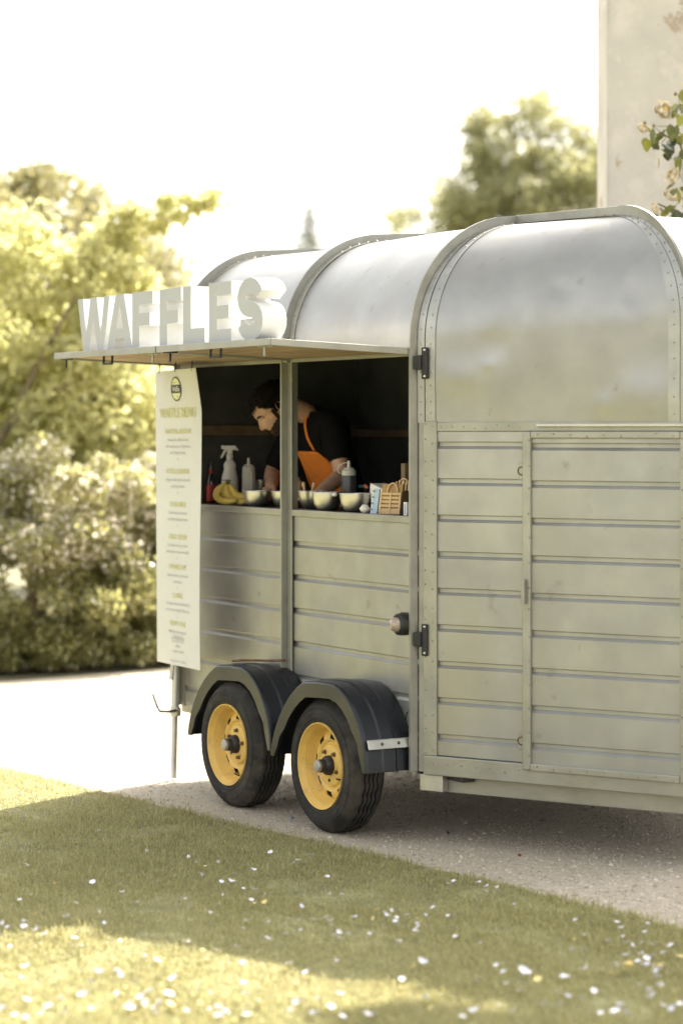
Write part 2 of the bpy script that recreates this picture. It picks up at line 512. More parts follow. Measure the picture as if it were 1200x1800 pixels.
ML_yellow = leaf_mat('leaf_golden', (0.29, 0.28, 0.14), (0.62, 0.60, 0.30), (0.74, 0.72, 0.34), rough=0.45, tw=0.5)
ML_olive = leaf_mat('leaf_olive', (0.17, 0.165, 0.075), (0.37, 0.345, 0.18), (0.48, 0.44, 0.21), rough=0.42, tw=0.42)
ML_dark = leaf_mat('leaf_dark', (0.055, 0.06, 0.018), (0.17, 0.16, 0.055), (0.20, 0.185, 0.05), rough=0.3, tw=0.35, spec=0.8)
ML_gloss = leaf_mat('leaf_glossy', (0.11, 0.115, 0.042), (0.36, 0.345, 0.15), (0.50, 0.475, 0.19), rough=0.3, tw=0.45, spec=1.0)
ML_airy = leaf_mat('leaf_airy', (0.17, 0.178, 0.08), (0.38, 0.375, 0.21), (0.50, 0.485, 0.25), rough=0.3, tw=0.55, spec=0.8)
ML_blue = leaf_mat('needle', (0.14, 0.16, 0.125), (0.30, 0.33, 0.26), (0.26, 0.29, 0.20), rough=0.5, tw=0.25)
M_white_fl = leaf_mat('white_blossom', (0.80, 0.72, 0.62), (0.88, 0.85, 0.78), (0.90, 0.82, 0.70), rough=0.3, tw=0.5, spec=0.8)

# the big golden shrub tree on the left
t = tree('golden_tree', (-2.55, 18.6, 0), [(0.0, 0.0, 2.7, 0.95, 0.8, 0.75, 60, 0.26), (0.72, -0.1, 2.75, 0.5, 0.5, 0.45, 26, 0.2), (0.35, -0.2, 1.95, 0.9, 0.7, 0.6, 46, 0.25),
     (-0.6, 0.1, 1.8, 0.9, 0.8, 1.1, 60, 0.27), (1.42, -0.1, 3.55, 0.30, 0.1, 0.09, 16, 0.09), (1.05, -0.1, 3.42, 0.28, 0.1, 0.12, 14, 0.12), (0.75, -0.1, 3.25, 0.25, 0.15, 0.15, 10, 0.14), (0.9, 0.0, 1.65, 0.35, 0.4, 0.35, 16, 0.2)],
     27000, 0.085, ML_yellow, 'golden-leaved tree with thin bare stems leaning behind the hedge on the left', 'tree', 21, trunk_r=0.045, top=(0.5, 0, 2.9), nl=18, droop=0.35)
# the big stems that show
mb = MB()
mb.tube([(-0.55, -0.5, 0.3), (-0.35, -0.62, 1.2), (0.0, -0.7, 1.75), (0.22, -0.72, 2.2), (0.5, -0.6, 2.75)], [0.035, 0.032, 0.027, 0.022, 0.012], 7)
mb.tube([(0.0, -0.7, 1.72), (0.3, -0.75, 2.0), (0.55, -0.7, 2.1)], [0.02, 0.016, 0.008], 6)
mb.build('stem', M_bark, t, smooth=True)
# olive trees behind it
tree('olive_tree', (-3.05, 26.5, 0), [(0.35, 0, 3.3, 0.95, 1.0, 0.95, 50, 0.36), (-0.3, 0.3, 4.25, 0.75, 0.8, 0.55, 36, 0.3), (0.75, 0, 2.3, 0.75, 0.8, 1.2, 40, 0.36), (-0.9, 0, 2.6, 0.9, 0.9, 1.4, 40, 0.4)],
     17000, 0.11, ML_olive, 'rounded olive-green tree rising behind the golden tree', 'tree', 31, trunk_r=0.13, nl=14)
tree('olive_tree', (-4.6, 25.0, 0), [(0.0, 0, 2.6, 1.3, 1.0, 1.5, 60, 0.4), (0.3, 0.3, 4.0, 0.8, 0.8, 0.5, 22, 0.3)],
     12000, 0.11, ML_olive, 'olive-green tree at the far left edge behind the golden tree', 'tree', 33, trunk_r=0.13, nl=10)

# flowering hedge shrubs at the edge of the drive
def hedge_bush(loc, ells, n, m, label, seed, blossoms=0, size=0.05):
    rg = random.Random(seed)
    o = empty('hedge_shrub', loc, 0, label, 'shrub', 'shrubs of the hedge along the drive')
    C, Rr = clumps(ells, rg)
    mb = MB()
    for i in range(16):
        e = Vector(C[rg.randrange(len(C))])
        b = Vector((rg.uniform(-.35, .35), rg.uniform(-.2, .2), -0.02))
        mb.tube([b, b.lerp(e, 0.5) + Vector((0, 0, 0.12)), e], [0.018, 0.012, 0.005], 5)
    mb.build('stems', M_bark, o, smooth=True)
    leaf_cloud('foliage', C, Rr, n, size, m, o, seed + 5, 0.55, 0.45)
    if blossoms:
        Ct = C.copy(); keep_ = Ct[:, 2] > np.percentile(Ct[:, 2], 60)
        leaf_cloud('blossoms', Ct[keep_], Rr[keep_] * 1.05, blossoms, 0.034, M_white_fl, o, seed + 9, 0.9, 0.5)
    return o
hedge_bush((-2.15, 16.9, 0), [(0, 0, 0.62, 0.85, 0.6, 0.62, 62, 0.2), (0.1, 0.2, 1.25, 0.7, 0.5, 0.4, 34, 0.18), (0, -0.1, 0.16, 0.85, 0.5, 0.16, 46, 0.15)], 30000, ML_gloss, 'flowering hedge shrub with white sparkling blossom at the left edge of the picture', 41, 6000)
hedge_bush((-1.28, 17.5, 0), [(0, 0, 0.62, 0.7, 0.55, 0.62, 56, 0.19), (-0.1, 0.15, 1.25, 0.6, 0.45, 0.38, 30, 0.17), (0, -0.1, 0.16, 0.75, 0.45, 0.16, 40, 0.15)], 28000, ML_gloss, 'flowering hedge shrub with white sparkling blossom next to the menu banner', 43, 7500)
hedge_bush((-0.35, 18.6, 0), [(0, 0, 0.62, 0.7, 0.55, 0.62, 40, 0.19), (0, 0.15, 1.2, 0.6, 0.45, 0.38, 20, 0.17)], 9000, ML_gloss, 'flowering hedge shrub hidden behind the rear of the trailer', 45, 400)
hedge_bush((-1.75, 19.3, 0), [(0, 0, 0.9, 1.0, 0.5, 0.9, 60, 0.22), (0.3, 0.0, 1.7, 0.6, 0.4, 0.35, 24, 0.2)], 15000, ML_olive, 'taller plain green hedge shrub behind the flowering ones', 47, 0, 0.06)
for i, (x, y) in enumerate([(-3.6, 16.3), (-5.0, 16.8), (-6.6, 17.6), (-8.4, 18.6)]):
    hedge_bush((x, y, 0), [(0, 0, 0.9, 1.0, 0.7, 0.95, 46, 0.26)], 7000, ML_dark, 'plain green hedge shrub farther along the drive, %s beyond the left edge' % ('first', 'second', 'third', 'fourth')[i], 51 + i, 0, 0.07)

# trees beyond the trailer
tree('broadleaf_tree', (2.85, 34.0, 0), [(0.0, 0, 4.6, 1.7, 1.2, 1.3, 120, 0.36), (-1.3, 0, 4.5, 0.95, 0.8, 0.95, 64, 0.30), (-0.15, 0, 5.7, 1.15, 0.6, 0.9, 70, 0.27), (-0.7, 0, 6.0, 0.5, 0.3, 0.5, 22, 0.2), (-0.05, 0, 6.35, 0.55, 0.3, 0.5, 26, 0.19), (0.55, 0, 5.9, 0.5, 0.3, 0.5, 20, 0.22), (0.9, 0, 4.9, 1.1, 1, 1.2, 70, 0.36)],
     30000, 0.095, ML_airy, 'loose broadleaf tree behind the trailer roof beside the pale wall', 'tree', 61, trunk_r=0.12, nl=26, top=(0, 0, 5.4))
cf = empty('conifer_tree', (-0.62, 46.0, 0), 0, 'small bluish conifer tip poking up behind the trailer roof', 'tree')
rg = random.Random(8)
mb = MB(); mb.tube([(0, 0, -0.05), (0, 0, 3), (0, 0, 6.27)], [0.16, 0.1, 0.02], 8); mb.build('trunk', M_bark, cf, smooth=True)
C, Rr = [], []
mb = MB()
z = 1.0
while z < 6.20:
    rr = 0.05 + (6.25 - z) * 0.60
    for kk in range(6):
        a = kk * 1.047 + z * 2.1 + rg.uniform(-.3, .3); r1 = rr * rg.uniform(0.45, 1.25)
        mb.tube([(0, 0, z), (math.cos(a) * r1, math.sin(a) * r1, z - 0.16 * r1)], [0.02, 0.006], 4)
        for q in (0.35, 0.6, 0.85, 1.0):
            C.append((math.cos(a) * r1 * q, math.sin(a) * r1 * q, z - 0.16 * r1 * q)); Rr.append((0.050 + 0.045 * rr) * (1.25 - 0.5 * q))
    z += 0.15
mb.build('limbs', M_bark, cf)
leaf_cloud('crown', np.array(C), np.array(Rr), 26000, 0.10, ML_blue, cf, 71, 0.3, 0.0)

# out of picture: right tree added for lawn shade, left ones stand in metal reflections
tree('added_shade_tree', (3.95, 11.6, 0), [(0.05, -0.05, 6.2, 0.75, 0.75, 0.9, 44, 0.3), (-0.25, 0.3, 5.2, 0.75, 0.75, 0.7, 34, 0.3), (0.9, 0.2, 5.6, 0.9, 0.9, 1.0, 30, 0.35)], 22000, 0.16, ML_dark, 'unseen leafy tree added right of the trailer to shade the lawn corner', 'tree', 81, trunk_r=0.14, nl=12)
for i, (x, y, h) in enumerate([(-16, 4, 2.6), (-19, 9, 3.0), (-17, -2, 2.4), (-15, -8, 3.1), (-14, 14, 2.8), (-20, -14, 3.4), (-11, 20, 3.0)]):
    tree('hedgerow_tree', (x, y, 0), [(0, 0, h * 0.55, 2.6, 2.6, h * 0.52, 46, 0.5)], 5000, 0.16, ML_olive, '%s tree of the hedgerow left of the picture, seen only in reflections' % ('first', 'second', 'third', 'fourth', 'fifth', 'sixth', 'seventh')[i], 'tree', 90 + i, trunk_r=0.12, nl=6, group='hedgerow trees left of the picture')

# ------------------------------------------------------------------ the old rendered wall on the right
M_stucco = mat('old_render', (0.55, 0.525, 0.475), 0.95, var=0.10, vscale=3.0, bump=0.7, bscale=22, detail=8,
               spots=[((0.62, 0.585, 0.53), 5.0, 0.52, 0.10), ((0.42, 0.35, 0.28), 3.1, 0.60, 0.03), ((0.43, 0.38, 0.31), 9.0, 0.67, 0.04), ((0.47, 0.42, 0.36), 26.0, 0.66, 0.05)])
wall = empty('garden_wall', (1.478, 13.0, 0), 0, 'tall old wall of flaking pale render standing behind the trailer on the right', 'wall')
mb = MB()
rgw = random.Random(3)
def wfront(u, v):
    x, z_ = u * 6.0, v * 4.9
    return (x, 0.010 * math.sin(x * 3 + z_ * 2.1) + 0.008 * math.sin(z_ * 4.7 - x * 1.9) + rgw.uniform(-.003, .003), z_ - 0.02)
mb.grid(wfront, 60, 50)
mb.grid(lambda u, v: (0.0, 0.0 + u * 0.5, v * 4.9 - 0.02), 2, 50)
mb.box(0.02, 6.0, 0.03, 0.5, -0.02, 4.87)
mb.build('render_face', M_stucco, wall, smooth='auto')
mb = MB(); mb.box(-0.05, 6.05, -0.06, 0.56, 4.88, 4.98)
mb.build('coping', M_stucco, wall, bevel=0.02)

# ------------------------------------------------------------------ trailer materials
M_skin = metal_skin('roof_sheet', (0.325, 0.32, 0.30), 0.36, 0.010, 1.6, 0.95)
M_plank = metal_skin('pressed_sheet', (0.37, 0.368, 0.345), 0.48, 0.04, 3.0, 0.9)
M_frame = mat('painted_frame', (0.33, 0.325, 0.28), 0.42, 0.55, var=0.12, vscale=7, rvar=0.1, bump=0.12, bscale=50, spots=((0.20, 0.12, 0.06), 16, 0.71, 0.02))
M_fin = mat('angle_iron', (0.30, 0.295, 0.26), 0.45, 0.5, var=0.15, vscale=9, bump=0.12, bscale=60, spots=((0.16, 0.10, 0.06), 22, 0.70, 0.03))
M_rust = mat('rusty_steel', (0.16, 0.095, 0.055), 0.8, 0.3, var=0.35, vscale=30, bump=0.4, bscale=120)
M_dark = mat('black_iron', (0.022, 0.022, 0.022), 0.5, 0.2, var=0.25, vscale=30, bump=0.15, bscale=90)
M_under = mat('underbody', (0.05, 0.045, 0.04), 0.9, 0.1, var=0.3, vscale=12)
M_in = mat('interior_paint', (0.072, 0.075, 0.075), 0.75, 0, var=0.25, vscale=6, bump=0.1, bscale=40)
M_batten = mat('batten_wood', (0.17, 0.115, 0.07), 0.8, 0, var=0.3, vscale=12, stretch=(0.2, 1, 1))
M_ply = mat('weathered_ply', (0.30, 0.215, 0.12), 0.8, 0, var=0.3, vscale=9, stretch=(0.35, 3, 1), bump=0.3, bscale=40, spots=((0.16, 0.11, 0.06), 4, 0.55, 0.15))
M_galv = mat('galvanised', (0.52, 0.51, 0.46), 0.4, 0.8, var=0.12, vscale=14, rvar=0.1)
M_guard = mat('guard_plastic', (0.009, 0.011, 0.015), 0.37, 0, var=0.2, vscale=9, rvar=0.08, bump=0.15, bscale=160, spots=((0.07, 0.06, 0.048), 6, 0.64, 0.12))
M_rubber = mat('tyre_rubber', (0.030, 0.028, 0.025), 0.82, 0, var=0.35, vscale=9, bump=0.3, bscale=120, spec=0.3, spots=((0.085, 0.073, 0.056), 4.5, 0.50, 0.22))
M_yellow = mat('yellow_wheel_paint', (0.74, 0.49, 0.125), 0.42, 0, var=0.08, vscale=9, bump=0.12, bscale=50, spots=[((0.44, 0.29, 0.12), 7, 0.50, 0.20), ((0.12, 0.07, 0.035), 23, 0.66, 0.03)])
M_chrome = mat('bright_steel', (0.62, 0.61, 0.58), 0.22, 1.0, var=0.06, vscale=10)
M_lens = mat('lamp_lens', (0.34, 0.27, 0.21), 0.15, 0.0, var=0.25, vscale=60, coat=0.8)

M_strap = mat('riveted_strap', (0.36, 0.358, 0.33), 0.40, 0.85, var=0.12, vscale=9, bump=0.1, bscale=60, spots=((0.20, 0.17, 0.13), 20, 0.68, 0.04))
TR = empty('waffle_trailer', tuple(P0), RZ, 'vintage silver horse trailer converted into a waffle stall, standing on the gravel', 'trailer')

Z_LEV = [0.37, 0.46, 0.61, 0.76, 0.91, 1.06, 1.21, 1.322]
ZB, ZC, ZO = 0.36, 1.352, 2.018        # bottom of the wall, counter, top of the opening
GR = 0.011
def plank(fn, a0, a1, z0, z1, parent, top=True):
    prof = [(GR + .004, z0), (0.0015, z0), (0.0, z0 + 0.0025)]
    if top: prof += [(0.0, z1 - 0.0285), (0.0025, z1 - 0.0265), (GR, z1 - 0.0165), (GR, z1 + 0.001)]
    else: prof += [(0.0, z1)]
    mb = MB()
    mb.strip([fn(a0, d, z) for d, z in prof], [fn(a1, d, z) for d, z in prof])
    return mb.build('plank', M_plank, parent)
SIDE = lambda s, d, z: (s, d, z)
for (a0, a1) in ((S_END, S_MID - 0.012), (S_MID + 0.012, S_COR - 0.004)):
    for i in range(len(Z_LEV) - 1):
        plank(SIDE, a0, a1, Z_LEV[i], Z_LEV[i + 1], TR, i < len(Z_LEV) - 2)

# ---- roof: profile from the eave over to the far wall
def roof_prof(n=14, off=0.0, z0=2.03):
    pts = [(-off, z0)]
    for i in range(n + 1):
        a = math.pi / 2 * i / n
        pts.append((0.5 - (0.5 + off) * math.cos(a), 2.08 + (0.5 + off) * math.sin(a)))
    pts.append((0.68, 2.592 + off))
    pts.append((0.85, 2.596 + off))
    return pts + [(BW - w, z) for w, z in reversed(pts[:-1])]
PR = roof_prof()
def roof_sheet(s0, s1, name, seed, dents=()):
    nseg = 26
    def fn(u, v):
        x = v * (len(PR) - 1); i = min(int(x), len(PR) - 2); f = x - i
        w = PR[i][0] * (1 - f) + PR[i + 1][0] * f; z = PR[i][1] * (1 - f) + PR[i + 1][1] * f
        s = s0 + (s1 - s0) * u
        k = math.sin(math.pi * u)
        return (s, w + 0.006 * k * math.sin(v * 17 + seed) * (1 if 0.02 < v < 0.9 else 0), z - 0.006 * k * math.sin(v * 9 + seed * 2 + u * 3))
    mb = MB(); mb.grid(fn, nseg, (len(PR) - 1) * 2)
    return mb.build(name, M_skin, TR, smooth=True)
roof_sheet(S_END, S_MID, 'roof_sheet', 1.0)
roof_sheet(S_MID, S_COR, 'roof_sheet', 2.6)
# header above the hatches
mb = MB(); mb.box(S_END, S_COR - 0.004, 0.001, 0.03, 2.026, 2.034); mb.build('hatch_header', M_frame, TR, bevel=0.003)
mb = MB(); mb.box(S_END, S_COR - 0.004, -0.010, 0.0, 2.036, 2.052); mb.build('drip_rail', M_frame, TR, bevel=0.003)

# ---- ribs: a fin of angle iron standing round the body, with a riveted strap beside it
def arc_pts(off, zlow):
    pts = [(-off, zlow)] + [(w, z) for w, z in roof_prof(16, off)[1:]]
    pts[-1] = (BW + off, zlow)
    return pts
def rib(s, name, zlow, th=0.006, hgt=0.038, parent=TR):
    a, b = arc_pts(0.0, zlow), arc_pts(hgt, zlow)
    mb = MB()
    A0 = [(s - th, w, z) for w, z in a]; B0 = [(s - th, w, z) for w, z in b]
    A1 = [(s + th, w, z) for w, z in a]; B1 = [(s + th, w, z) for w, z in b]
    mb.strip(A0, B0); mb.strip(B0, B1); mb.strip(B1, A1); mb.strip(A1, A0)
    return mb.build(name, M_fin, parent, smooth='auto')
rib(S_END, 'rib', 0.36); rib(S_MID, 'rib', 2.034); rib(S_COR, 'rib', 0.30)
def strap(s0, s1, off, name='strap'):
    a = arc_pts(off, 2.03)[:22]
    mb = MB(); lo = [(s0, w, z) for w, z in a]; hi = [(s1, w, z) for w, z in a]
    mb.strip(lo, hi)
    b = arc_pts(off - 0.004, 2.03)[:22]
    mb.strip(hi, [(s1, w, z) for w, z in b])
    return mb.build(name, M_frame, TR, smooth='auto')
strap(S_MID + 0.007, S_MID + 0.05, 0.005); strap(S_END + 0.007, S_END + 0.04, 0.005); strap(S_COR - 0.05, S_COR - 0.007, 0.005)

# ---- posts between the hatches
mb = MB()
mb.box(S_MID - 0.006, S_MID + 0.006, -0.042, 0.02, 0.36, 2.03)
mb.build('post_fin', M_fin, TR, bevel=0.002)
mb = MB(); mb.box(S_MID + 0.0065, S_MID + 0.045, -0.012, -0.004, 0.36, 2.03)
mb.box(S_MID - 0.03, S_MID + 0.03, 0.0, 0.03, 1.33, 2.03)
mb.build('post', M_frame, TR, bevel=0.002)
# counter sills
for a0, a1 in ((S_END + 0.02, S_MID - 0.0065), (S_MID + 0.0455, S_COR - 0.006)):
    mb = MB(); mb.box(a0, a1, -0.014, 0.03, 1.323, ZC); mb.build('counter_sill', M_frame, TR, bevel=0.003)
mb = MB(); mb.box(S_END + 0.02, S_COR - 0.02, 0.031, 0.40, 1.318, ZC - 0.001); mb.build('worktop', M_dark, TR, bevel=0.002)
# jambs
mb = MB(); mb.box(S_COR - 0.030, S_COR - 0.007, 0.0, 0.03, ZC, ZO); mb.build('jamb', M_frame, TR)
mb = MB(); mb.box(S_END + 0.007, S_END + 0.045, -0.004, 0.03, 0.36, ZO); mb.build('rear_post', M_frame, TR, bevel=0.002)

# ---- tapered nose: upper sheet lofted between the corner rib and the front rib
def Lc(b):
    if b < 0.3: return Vector((S_COR, 0, 1.74 + (2.08 - 1.74) * b / 0.3))
    a = (b - 0.3) / 0.7 * math.pi / 2
    return Vector((S_COR, 0.5 - 0.5 * math.cos(a), 2.08 + 0.5 * math.sin(a)))
R_TOP = (0.80, 0.25, 2.575)
def Rc(b):
    if b < 0.3: return Vector(Q(T_END, 0, 1.74 + (2.13 - 1.74) * b / 0.3))
    a = (b - 0.3) / 0.7 * math.pi / 2
    c = 1 - math.cos(a)
    return Vector(Q(T_END - (T_END - R_TOP[0]) * c, R_TOP[1] * c, 2.13 + (R_TOP[2] - 2.13) * math.sin(a)))
dents = [(0.545, 0.46, 0.05, 0.045, -0.010), (0.80, 0.42, 0.035, 0.06, -0.009), (0.16, 0.16, 0.10, 0.06, 0.008), (0.86, 0.08, 0.10, 0.07, 0.010), (0.30, 0.27, 0.06, 0.05, -0.005), (0.70, 0.06, 0.03, 0.03, 0.004), (0.28, 0.2, 0.02, 0.015, 0.004)]
def nose_pt(u, v):
    p = Lc(v).lerp(Rc(v), u)
    nrm = Vector((VY, -VX, 0))
    d = 0.006 * math.sin(math.pi * u) * math.sin(math.pi * min(1, v * 1.4))
    for (du, dv, su, sv, h) in dents:
        d += 0.85 * h * math.exp(-((u - du) / su) ** 2 - ((v - dv) / sv) ** 2)
    return p + nrm * d
mb = MB(); mb.grid(nose_pt, 70, 70); mb.build('nose_sheet', M_skin, TR, smooth=True)
# fins round the nose sheet: along the top and down the front corner
outn = Vector((VY, -VX, 0))
top0, top1 = Lc(1), Rc(1)
mb = MB()
dirv = (top1 - top0).normalized(); sidev = dirv.cross(Vector((0, 0, 1))).normalized()
mb.obox((top0 + top1) / 2 + Vector((0, 0, 0.016)), dirv * ((top1 - top0).length / 2 + 0.004), sidev * 0.006, Vector((0, 0, 0.024)))
mb.build('top_fin', M_fin, TR, bevel=0.002)
fr = Vector((1, 0, 0)); bis = (outn + fr).normalized()
def fin_at(b, off):
    p = Rc(b)
    if b <= 0.3: return p + bis * off
    a = (b - 0.3) / 0.7 * math.pi / 2
    d = bis * math.cos(a) + Vector((0, 0, 1)) * math.sin(a)
    return p + d.normalized() * off
bs = [i / 24 for i in range(25)]
mb = MB()
prp = Vector((-bis.y, bis.x, 0)) * 0.006
A0 = [fin_at(b, -0.004) - prp for b in bs]; B0 = [fin_at(b, 0.042) - prp for b in bs]; A1 = [fin_at(b, -0.004) + prp for b in bs]; B1 = [fin_at(b, 0.042) + prp for b in bs]
mb.strip(A0, B0); mb.strip(B0, B1); mb.strip(B1, A1)
mb.build('front_fin', M_fin, TR, smooth='auto')
mb = MB(); q0 = Vector(Q(T_END, 0, 0)); 
mb.obox(q0 + bis * 0.019 + Vector((0, 0, 1.02)), bis * 0.023, prp, Vector((0, 0, 0.72))); mb.build('front_corner_fin', M_fin, TR)
# straps beside the fins on the nose sheet
def nose_strap(u0, u1, v0=0.0, v1=1.0, lift=0.006, name='strap'):
    mb = MB()
    mb.grid(lambda u, v: nose_pt(u0 + (u1 - u0) * u, v0 + (v1 - v0) * v) + outn * lift, 2, 40)
    k = nose_pt
    A = [nose_pt(u1, v0 + (v1 - v0) * i / 40) + outn * lift for i in range(41)]; B = [nose_pt(u1, v0 + (v1 - v0) * i / 40) for i in range(41)]
    mb.strip(A, B)
    A = [nose_pt(u0, v0 + (v1 - v0) * i / 40) + outn * lift for i in range(41)]; B = [nose_pt(u0, v0 + (v1 - v0) * i / 40) for i in range(41)]
    mb.strip(A, B)
    return mb.build(name, M_strap, TR, smooth='auto')
nose_strap(0.006, 0.032, 0.0, 0.985, 0.008); nose_strap(0.034, 0.072, 0.0, 0.97, 0.004)
nose_strap(0.972, 0.996, 0.0, 0.985, 0.006); nose_strap(0.928, 0.968, 0.0, 0.97, 0.004)
mb = MB(); mb.grid(lambda u, v: nose_pt(0.05 + 0.9 * u, 0.962 + 0.034 * v) + Vector((0, 0, 0.004)) + outn * 0.002, 30, 3); mb.build('top_strap', M_strap, TR, smooth='auto')
# other side, front and cap of the nose (mirror about the middle of the body)
def mir(p): return Vector((p.x, BW - p.y, p.z))
def RcF(b): return Rc(b)
mb = MB(); mb.grid(lambda u, v: mir(Lc(v).lerp(Rc(v), u)), 6, 24)
mb.box(0, T_END, -0.0, 0.02, 0.30, 1.74, lambda x, y, z: tuple(mir(Vector(Q(x, y, z)))))
mb.build('far_nose_sheet', M_skin, TR, smooth='auto')
mb = MB(); mb.grid(lambda u, v: Rc(v).lerp(mir(Rc(v)), u) + Vector((0.03 * math.sin(math.pi * u), 0, 0)), 16, 30)
f0 = Vector(Q(T_END, 0, 0))
mb.grid(lambda u, v: f0.lerp(mir(f0), u) + Vector((0.03 * math.sin(math.pi * u), 0, 0.30 + 1.44 * v)), 16, 2)
mb.build('front_sheet', M_skin, TR, smooth=True)
mb = MB(); mb.add([top0, top1, mir(top1), mir(top0)], [(0, 1, 2, 3)]); mb.build('nose_cap', M_skin, TR)

# ---- lower nose wall: fixed strip of planks, then the groom's door
NZ = [0.372, 0.46, 0.61, 0.76, 0.91, 1.06, 1.21, 1.36, 1.51, 1.66, 1.703]
D0, D1 = 0.497, 1.205
for i in range(len(NZ) - 1):
    plank(Q, 0.095, D0, NZ[i], NZ[i + 1], TR, i < len(NZ) - 2)
def qbox(mb, t0, t1, d0, d1, z0, z1): return mb.box(t0, t1, d0, d1, z0, z1, Q)
mb = MB(); qbox(mb, 0.010, 0.033, -0.006, 0.01, 0.30, 1.745); mb.build('corner_angle', M_fin, TR, bevel=0.002)
mb = MB(); qbox(mb, 0.0335, 0.096, -0.009, 0.008, 0.37, 1.745); mb.build('corner_strip', M_frame, TR, bevel=0.002)
mb = MB(); qbox(mb, 0.0965, T_END, -0.008, 0.01, 1.704, 1.742); mb.build('waist_rail', M_frame, TR, bevel=0.003)
mb = MB(); qbox(mb, 0.034, T_END, -0.012, 0.02, 0.290, 0.3695); mb.build('bottom_rail', M_frame, TR, bevel=0.004)
mb = MB(); qbox(mb, 0.56, T_END - 0.003, -0.022, -0.0085, 1.722, 1.734); mb.build('door_gutter', M_chrome, TR, bevel=0.002)
DOOR = empty('grooms_door', (0, 0, 0)); DOOR.parent = TR
for i in range(len(NZ) - 1):
    plank(lambda t, d, z: Q(t, d - 0.012, z), D0 + 0.030, D1 - 0.018, NZ[i] - 0.004, min(NZ[i + 1] - 0.004, 1.69), DOOR, i < len(NZ) - 2)
mb = MB(); qbox(mb, D0 + 0.001, D0 + 0.038, -0.026, 0.0, 0.345, 1.7035); mb.build('door_stile', M_frame, DOOR, bevel=0.007, seg=3)
mb = MB(); qbox(mb, D1 - 0.024, D1 + 0.004, -0.026, 0.0, 0.345, 1.7035); mb.build('door_stile', M_frame, DOOR, bevel=0.005)
mb = MB(); qbox(mb, D0 + 0.0385, D1 - 0.0245, -0.025, 0.0, 1.676, 1.7035); mb.build('door_rail', M_frame, DOOR, bevel=0.004)
mb = MB(); qbox(mb, D0 + 0.0385, D1 - 0.0245, -0.027, 0.0, 0.345, 0.374); mb.build('door_rail', M_frame, DOOR, bevel=0.004)
mb = MB()
for z in (1.02, 1.105): mb.tube([Q(D0 + 0.016, -0.024, z), Q(D0 + 0.016, -0.045, z)], 0.008, 8)
mb.tube([Q(D0 + 0.016, -0.045, 1.012), Q(D0 + 0.016, -0.045, 1.113)], 0.009, 10)
mb.build('door_handle', M_frame, DOOR, smooth='auto')
for z in (1.545, 0.46):
    mb = MB(); qbox(mb, D0 - 0.026, D0 - 0.001, -0.006, 0.0, z - 0.035, z + 0.035); mb.tube([Q(D0 - 0.008, -0.006, z), Q(D0 - 0.008, -0.011, z)], 0.014, 14)
    mb.build('latch_plate', M_frame, TR, bevel=0.001)
    mb = MB(); mb.lathe([(0.0145, 0.0), (0.018, 0.001), (0.0185, 0.004), (0.0145, 0.005)], 16, Q(D0 - 0.008, -0.008, z), outn); mb.build('latch_ring', M_rust, TR)

# rivets of the nose and ribs
mb = MB()
rgq = random.Random(6)
def rq(t, z, d=-0.009, r=0.0048): mb.dome(Q(t + rgq.uniform(-.002, .002), d, z + rgq.uniform(-.008, .008)), outn, r * rgq.uniform(.75, 1.0), 0.003)
for i in range(19):
    z = 0.39 + 1.34 * i / 18
    rq(0.078, z); rq(0.044, z + 0.02 * (i % 2))
for i in range(14): rq(D0 + 0.033, 0.40 + 1.27 * i / 13, -0.026, 0.006)
for i in range(14): rq(D1 - 0.014, 0.40 + 1.27 * i / 13, -0.026, 0.005)
for i in range(9): rq(D0 + 0.07 + (D1 - D0 - .12) * i / 8, 1.69, -0.025, 0.005)
for i in range(9): rq(D0 + 0.07 + (D1 - D0 - .12) * i / 8, 0.36, -0.027, 0.006)
for i in range(8): rq(0.12 + 0.36 * i / 7, 1.722, -0.008, 0.0045)
for i in range(7): rq(0.08 + 0.4 * i / 6, 0.335, -0.012, 0.005)
for i in range(19):
    v = 0.03 + 0.93 * i / 18
    for u, l_ in ((0.019, 0.008), (0.055, 0.004), (0.948, 0.004), (0.984, 0.006)):
        nn = (outn * (1.1 - v * 0.7) + Vector((0, 0, v * v))).normalized()
        mb.dome(nose_pt(u, v + rgq.uniform(-.006, .006)) + outn * l_, nn, 0.0042, 0.0032)
for i in range(12): mb.dome(nose_pt(0.08 + 0.84 * i / 11, 0.980) + Vector((0, 0, 0.006)) + outn * 0.003, (0, 0, 1), 0.0045, 0.003)
for s in (S_MID + 0.028, S_END + 0.024):
    for (w, z) in arc_pts(0.006, 2.05)[:19]:
        mb.dome((s, w, z), (0, w - 0.5, z - 2.0), 0.0048, 0.004)
for i in range(16): mb.dome((S_MID + 0.026, -0.012, 0.42 + 1.55 * i / 15), (0, -1, 0), 0.0045, 0.0035)
r_o = mb.build('rivets', mat('rivet_heads', (0.27, 0.26, 0.215), 0.45, 0.6, var=0.3, vscale=40), TR, smooth=True); r_o['kind'] = 'stuff'

# hinges on the corner strip
for z in (1.985, 0.845):
    h = MB(); qbox(h, 0.030, 0.058, -0.020, -0.009, z - 0.065, z + 0.065); ho = h.build('hinge', M_dark, TR, bevel=0.003)
    h = MB(); qbox(h, -0.003, 0.0295, -0.030, -0.010, z - 0.025, z + 0.03); h.tube([Q(0.024, -0.024, z - 0.028), Q(0.024, -0.024, z + 0.033)], 0.009, 10); h.build('knuckle', M_dark, ho, bevel=0.003)
    for dz in (-0.054, 0.054):
        h = MB(); h.dome(Q(0.044, -0.020, z + dz), outn, 0.006, 0.004, 8); h.build('bolt', M_chrome, ho, smooth=True)

